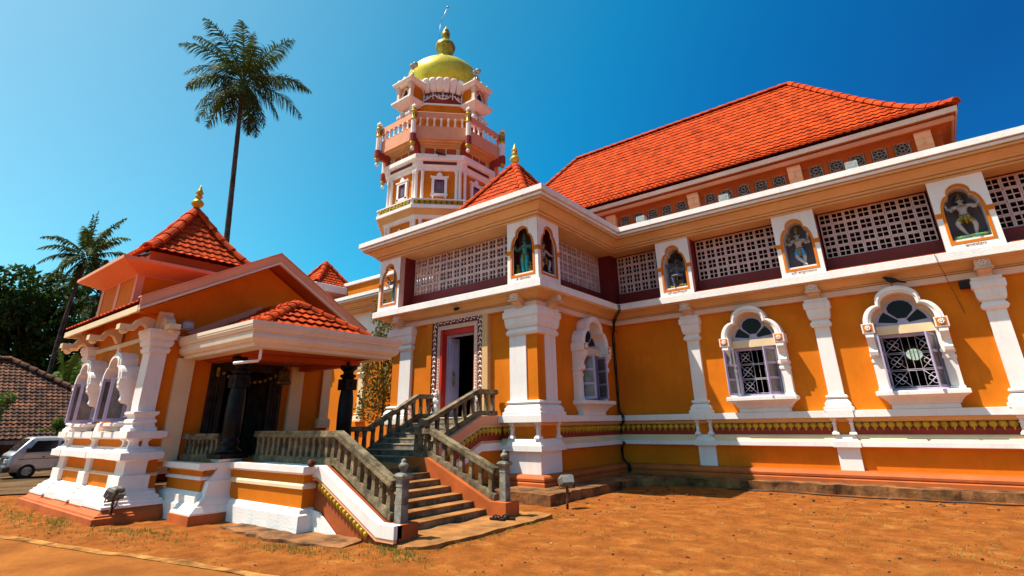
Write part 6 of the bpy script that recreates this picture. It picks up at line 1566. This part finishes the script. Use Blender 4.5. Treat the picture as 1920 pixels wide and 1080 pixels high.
    for sg, e, w_ in arms:
        ob = MB(); ob.ico(T(Vector((sg*.135, py[1], .765+dz)).lerp(Vector(e), .45)), .042*H, 1); ob.build('armlet', GOLDC, t_)
        ob = MB(); ob.ico(T(Vector(e).lerp(Vector(w_), .85)), .028*H, 1); ob.build('bracelet', GOLDC, t_)
    for sg in (-1, 1):
        ob = MB(); ob.ico(T(legs[sg][1]), .034*H, 1); ob.build('anklet', GOLDC, t_)
    ob = MB(); loop((0, py[1], .555+dz), .098, .085, .016)
    ob.tube([T((0, py[1]-.09, py[2]+.04)), T((0, py[1]-.105, py[2]-.08)), T((0, py[1]-.095, py[2]-.18))], [.03*H, .03*H, .018*H], 6)
    ob.build('belt', GOLDC, t_)
    cb_ = MB()
    c = (T((0, hy, .955+dz)))
    pr_ = {'tall': [(.066, -.02), (.07, .01), (.058, .05), (.062, .06), (.05, .10), (.052, .11), (.035, .16), (.012, .2), (.002, .23)], 'bun': [(.066, -.03), (.068, .01), (.05, .04), (.034, .05), (.04, .08), (.02, .12), (.002, .13)], 'hat': [(.07, -.02), (.075, .05), (.07, .13), (.05, .17), (.002, .18)]}[crown]
    cb_.lathe([(r*H, zz*H) for r, zz in pr_], c, 12); cb_.build('crown', OLIVE if crown != 'hat' else HALO, t_)
    if halo:
        q = MB(); n = 20; A = [q.v(T((.14*math.cos(2*math.pi*i/n), hy+.06, hz+.03+.14*math.sin(2*math.pi*i/n)))) for i in range(n)]; B = [q.v(T((.14*math.cos(2*math.pi*i/n), hy+.085, hz+.03+.14*math.sin(2*math.pi*i/n)))) for i in range(n)]
        q.f(A); q.f(B[::-1])
        for i in range(n): q.f([A[i], A[(i+1) % n], B[(i+1) % n], B[i]])
        q.build('halo', HALO, t_)
    return t_, T
ST = {-1: ((-.065, -.01, .27), (-.06, 0, .045), (-.06, -.07, .02)), 1: ((.065, -.01, .27), (.06, 0, .045), (.06, -.07, .02))}
ARM4 = [(-1, (-.24, -.02, .66), (-.20, -.15, .70)), (1, (.24, -.02, .66), (.19, -.15, .72)), (-1, (-.25, .03, .72), (-.31, -.06, .86)), (1, (.25, .03, .72), (.31, -.06, .88))]
Z0 = 5.53
# third hall niche: striding on a fallen figure
t_, T = statue('pale statue in gold shorts with a black halo, trampling a striped figure in its niche', 1.49, 15.68, Z0+.09, 0, 1.03,
    {'pelvis': (0, 0, .46), -1: ((-.17, -.08, .30), (-.06, -.02, .06), (-.04, -.09, .03)), 1: ((.15, -.06, .26), (.12, -.02, .05), (.10, -.09, .02))},
    [(-1, (-.22, -.06, .62), (-.16, -.16, .64)), (1, (.23, -.06, .64), (.27, -.16, .68)), (-1, (-.26, .0, .68), (-.29, -.06, .84)), (1, (.29, .0, .70), (.35, -.07, .84))], SKINW, GOLDC, 'shorts', 'bun', True)
b = MB(); b.tube([T((.36, -.08, .84)), T((.33, -.08, 1.0))], [.012, .012], 6); b.ico(T((.32, -.08, .99)), .05, 1, (.7, .5, 1.3)); b.build('held_trident', OLIVE, t_)
dm = thing('fallen_figure', 'green and gold striped figure lying under the feet of the haloed statue', 'statue', (1.49, 15.62, Z0))
V_ = [(.02, 0, .06), (.12, 0, .06), (.22, 0, .07), (.28, 0, .09), (.34, 0, .12), (-.08, -.04, .05), (-.2, -.04, .06), (-.32, -.05, .03), (-.06, .05, .05), (-.18, .06, .07), (-.30, .05, .03), (.2, -.09, .05), (.12, -.14, .03), (.22, .09, .06), (.14, .13, .04)]
E_ = [(0, 1), (1, 2), (2, 3), (3, 4), (0, 5), (5, 6), (6, 7), (0, 8), (8, 9), (9, 10), (2, 11), (11, 12), (2, 13), (13, 14)]
skin('body', V_, E_, [.06, .055, .065, .03, .05, .045, .035, .025, .045, .035, .025, .03, .02, .03, .02], GREENC, dm, Matrix.Translation((1.49, 15.62, Z0)), 0, 2)
b = MB()
for k in range(6): b.lathe([(.05, 0), (.056, .01), (.05, .02)], (1.49-.26+.1*k, 15.60, Z0+.07), 8)
b.build('stripes', GOLDC, dm)
# second hall niche: crossed legs
t_, T = statue('statue with crossed legs, blue shorts and a tall pointed crown in its niche', -2.065, 15.68, Z0, 0, 1.04,
    {'pelvis': (0, 0, .48), -1: ((-.085, -.06, .28), (.075, -.06, .10), (.13, -.11, .03)), 1: ((.09, -.01, .27), (.045, .0, .05), (.04, -.07, .02))},
    [(-1, (-.21, -.05, .64), (-.17, -.16, .62)), (1, (.20, -.05, .62), (.14, -.16, .66)), (-1, (-.25, .02, .67), (-.31, -.08, .74)), (1, (.26, .02, .64), (.26, -.10, .72))], SKINW, BLUEC, 'shorts', 'tall')
b = MB(); b.tube([T((.25, -.12, .72)), T((.30, -.14, .90))], [.03, .05], 6); b.build('held_vessel', METALG, t_)
b = MB(); b.tube([T((-.16, -.18, .58)), T((-.18, -.18, .78))], [.015, .022], 6); b.ico(T((-.18, -.18, .79)), .045, 1); b.build('held_staff', GOLDC, t_)
# first hall niche: seated under a dark canopy
t_, T = statue('dark seated statue with one leg folded under a black hooded canopy', -5.57, 15.68, Z0-.0, 0, 1.06,
    {'pelvis': (0, .06, .34), -1: ((-.08, -.16, .35), (-.06, -.14, .08), (-.05, -.20, .05)), 1: ((.20, -.12, .36), (-.02, -.20, .35), (-.10, -.21, .34))},
    [(-1, (-.20, .02, .48), (-.17, -.13, .50)), (1, (.20, .0, .47), (.15, -.14, .48)), (-1, (-.25, .06, .56), (-.28, .0, .70)), (1, (.25, .06, .56), (.28, .0, .70))], SKINB, HALO, 'shorts', 'bun')
b = MB(); b.box(-5.75, -5.40, 15.68, 15.86, Z0, Z0+.30); b.build('seat', GREYV, t_)
b = MB()
for k in range(40):
    a = rnd.uniform(0, 3.14); b.ico((-5.57+.27*math.cos(a)*rnd.uniform(.4, 1), 15.83, Z0+.93+.26*math.sin(a)*rnd.uniform(.3, 1)), .06, 1, (1, .5, 1), .2)
b.build('leafy_canopy', HALO, t_)
b = MB()
for k in range(16): b.ico((-5.57+rnd.uniform(-.26, .30), 15.57+rnd.uniform(0, .05), Z0+.03+rnd.uniform(0, .05)), .04, 1, (1.3, .8, .8), .2)
b.build('offering_heap', GOLDC, t_)
# right corner front niche
t_, T = statue('teal skinned four armed statue standing upright in the corner niche', -8.24, 11.24, Z0, 0, 1.06, ST, ARM4, SKINT, TEALC, 'trousers', 'tall')
b = MB(); b.tube([T((-.20, -.18, .66)), T((-.24, -.2, .86))], .01, 5); b.tube([T((-.31, -.08, .86)), T((-.24, -.1, 1.0))], .012, 5); b.build('held_staff', GOLDC, t_)
for sg in (-1, 1):
    b = MB(); b.ico((-8.24+sg*.22, 11.22, Z0+.12), .10, 2, (.9, .8, 1.3)); b.ico((-8.24+sg*.22, 11.20, Z0+.27), .06, 1); b.build('attendant', OLIVE, t_)
# corner niche on the side wall
t_, T = statue('pale lunging statue with raised arm in the shaded side of the corner', -7.86, 11.60, Z0+.02, R(90), 1.02,
    {'pelvis': (0, .02, .42), -1: ((-.10, -.03, .24), (-.16, .06, .05), (-.17, .0, .02)), 1: ((.20, -.08, .38), (.12, -.08, .10), (.13, -.15, .05))},
    [(-1, (-.20, -.02, .78), (-.13, -.05, .98)), (1, (.20, -.08, .56), (.32, -.12, .54)), (-1, (-.22, -.02, .62), (-.15, -.13, .58))], SKINW, OLIVE, 'shorts', 'bun')
# far left corner niche
t_, T = statue('statue in teal trousers with a tall black cap in the leftmost niche', -13.80, 11.26, Z0, 0, 1.04, ST, ARM4, SKINB, TEALC, 'trousers', 'hat')
b = MB()
for k in range(9): b.ico(T((-.24+rnd.uniform(-.1, .1), -.12, .62+rnd.uniform(-.12, .12))), .035, 1)
b.build('held_flowers', WHITE, t_)
# person inside
t_ = thing('person', 'person in orange clothes sitting inside behind the barred window', 'person', (-3.42, 16.75, 1.7))
xf = Matrix.Translation((-3.42, 16.75, 1.70))
V_ = [(0, 0, .40), (0, 0, .58), (0, -.02, .78), (0, -.02, .92), (0, -.03, 1.00), (0, -.03, 1.08), (-.17, 0, .84), (-.24, -.1, .62), (-.15, -.25, .58), (.17, 0, .84), (.24, -.08, .62), (.18, -.22, .78), (-.10, -.02, .34), (-.14, -.42, .36), (-.12, -.42, .02), (.10, -.02, .34), (.14, -.42, .36), (.12, -.42, .02)]
E_ = [(0, 1), (1, 2), (2, 3), (3, 4), (4, 5), (2, 6), (6, 7), (7, 8), (2, 9), (9, 10), (10, 11), (0, 12), (12, 13), (13, 14), (0, 15), (15, 16), (16, 17)]
skin('body', V_, E_, [(.15, .12), (.14, .11), (.16, .11), .05, (.075, .085), (.07, .08), .065, .045, .032, .065, .045, .032, .085, .065, .045, .085, .065, .045], mat('skin_tone', (.24, .10, .045), .6, .1, 5, 0), t_, xf)
skin('shirt', [V_[0], V_[1], V_[2], V_[6], (-.22, -.06, .70), V_[9], (.22, -.05, .70)], [(0, 1), (1, 2), (2, 3), (3, 4), (2, 5), (5, 6)], [(.17, .14), (.16, .13), (.18, .13), .08, .065, .08, .065], mat('orange_cloth', (.62, .14, .03), .8, .1, 5, .1), t_, xf)
hb = MB(); hb.ico((-3.42, 16.75, 2.76), .088, 2, (1, 1.1, .9)); hb.build('hair', HALO, t_)
st_ = MB(); st_.box(-3.65, -3.2, 16.6, 16.98, 1.7, 2.02); so_ = st_.build('stool', DWOOD); tag(so_, 'dark stool under the seated person inside the hall', 'stool')
# ------------------------------------------------------------------ GROUND LITTER
def scatter(n, fn, name, m_, region, smin, smax, kind='stuff'):
    mb = MB()
    for k in range(n):
        x, y = rnd.uniform(region[0], region[1]), rnd.uniform(region[2], region[3])
        if not fn(x, y): continue
        s_ = smin*(smax/smin)**(rnd.random()**2.2); z = hgt(x, y)
        mb.ico((x, y, z+s_*.2), s_, 1, (rnd.uniform(.7, 1.4), rnd.uniform(.7, 1.4), rnd.uniform(.4, .8)), .22)
    o = mb.build(name, m_); o['kind'] = kind; return o
free = lambda x, y: not (x < -5.9 and y > 4.7) and not (y > 14.8) and not (y > 9.9 and x < -6.7) and not (x < -12.2 and y > 3.4)
scatter(2200, free, 'pebbles', mat('pebble', (.30, .12, .04), .95, .35, 8, .3), (-16, 3, 2.4, 15), .005, .022)
scatter(900, free, 'dark_pebbles', mat('dark_pebble', (.055, .035, .022), .95, .35, 8, .3), (-16, 3, 2.4, 15), .006, .026)
scatter(260, lambda x, y: free(x, y), 'pale_pebbles', mat('pale_pebble', (.48, .33, .2), .95, .3, 8, .3), (-9, 3, 6, 15), .008, .022)
scatter(420, lambda x, y: y > 13.2+.6*math.sin(x*3) or (x < -5.2 and y > 9.2), 'rubble', mat('rubble_stone', (.17, .075, .03), .95, .5, 6, .5), (-6.7, 3, 9, 15.0), .012, .055)
def tufts(n, spots, name, m_, h0=.025, h1=.06):
    mb = MB()
    for k in range(n):
        sx, sy, r1, r2, an = spots[k % len(spots)]; a = rnd.gauss(0, .5)*r1; b_ = rnd.gauss(0, .5)*r2
        x, y = sx+a*math.cos(an)-b_*math.sin(an), sy+a*math.sin(an)+b_*math.cos(an); z = hgt(x, y)
        for q in range(4):
            t = rnd.uniform(0, 6.28); hh = rnd.uniform(h0, h1); d = Vector((math.cos(t), math.sin(t), 0)); p = Vector((x+rnd.uniform(-.03, .03), y+rnd.uniform(-.03, .03), z-.005)); s_ = Vector((-d.y, d.x, 0))*.006
            mb.f([mb.v(p-s_), mb.v(p+s_), mb.v(p+d*hh*.5+Vector((0, 0, hh)))])
    o = mb.build(name, m_); o['kind'] = 'stuff'; return o
GR = leafmat('short_grass', (.10, .12, .02), (.24, .22, .04), 3); 
tufts(1100, [(-6.0, 7.2, 2.6, .18, R(92)), (-6.3, 5.4, .9, .22, R(-12)), (-7.6, 4.75, 1.4, .25, R(10)), (-13.4, 3.35, 1.6, .25, R(165)), (-11.2, 3.9, 1.2, .3, R(20)), (-15.5, 3.2, 2.2, .4, R(180)), (-18, 3.0, 2.2, .6, R(170))], 'grass', GR)
tufts(450, [(-17, 3.0, 3, .8, R(175)), (-14, 2.9, 2.2, .5, R(185)), (-10.5, 3.6, 1.6, .4, R(15)), (-3.2, 8.5, 2.2, 1.4, 0), (-1.6, 11.5, 1.4, .8, 0), (0, 9.5, 1.6, .8, 0)], 'dry_grass', leafmat('dry_grass', (.22, .17, .03), (.34, .27, .06), 3), .02, .05)

# small fittings on the facade
ls = MB(); ls.box(1.02, 1.20, 15.70, 15.95, 4.45, 4.60); lso = ls.build('loudspeaker', BLK); tag(lso, 'small black box loudspeaker beside the right pilaster capital', 'loudspeaker')
wr = MB(); wr.tube([(.72, 15.33, 5.25), (.74, 15.32, 5.03), (.80, 15.6, 4.85), (.86, 15.9, 4.55), (.93, 15.94, 4.2), (.97, 15.955, 3.9)], .006, 4); wro = wr.build('hanging_wire', RUSTM); tag(wro, 'thin wire hanging down the wall beside the right pilaster', 'wire')
cv = thing('security_camera', 'small dark camera under the ledge above the ornate doorway', 'camera', (-10.75, 11.2, 4.95))
b = MB(); b.lathe([(.04, 0), (.06, .02), (.06, .08), (.03, .1)], (-10.75, 11.18, 4.92), 10); b.build('mount', METALG, cv)
b = MB(); b.tube([(-10.75, 11.18, 4.92), (-10.72, 11.02, 4.86)], .05, 10); b.build('camera_body', BLK, cv)
# far window of the hall seen through the right window
fw = thing('interior_window', 'bright rounded far window with yellow carving seen inside through the right window', 'inner window', (-.28, 23.7, 3.4))
FWm = bpy.data.materials.new('daylit_pane'); FWm.use_nodes = True; bs = FWm.node_tree.nodes['Principled BSDF']; bs.inputs['Emission Color'].default_value = (.62, .80, .60, 1); bs.inputs['Emission Strength'].default_value = .55; bs.inputs['Base Color'].default_value = (.3, .3, .25, 1)
FP = FY(0, 23.75)
b = MB(); b.pprism(FP, [(-.26+.24*math.cos(2*math.pi*i/16), 3.74+.20*math.sin(2*math.pi*i/16)) for i in range(16)], 0, .02); b.build('far_pane', FWm, fw)
YLW = mat('yellow_paint', (.8, .55, .04), .5, .1, 4, .1); YLW.node_tree.nodes['Principled BSDF'].inputs['Emission Color'].default_value = (.8, .55, .05, 1); YLW.node_tree.nodes['Principled BSDF'].inputs['Emission Strength'].default_value = 0
b = MB(); b.pprism(FP, [(-.78, 3.40), (-.62, 3.56), (-.40, 3.56), (-.34, 3.50), (-.20, 3.50), (-.1, 3.56), (.06, 3.56), (.24, 3.38), (-.05, 3.44), (-.26, 3.40), (-.5, 3.44)], .0, .04); b.build('yellow_pediment', YLW, fw)
b = MB()
for a in (-.37, -.26, -.15): b.pbox(FP, a-.014, a+.014, .021, .03, 3.55, 3.93)
b.build('far_bars', DWOOD, fw)
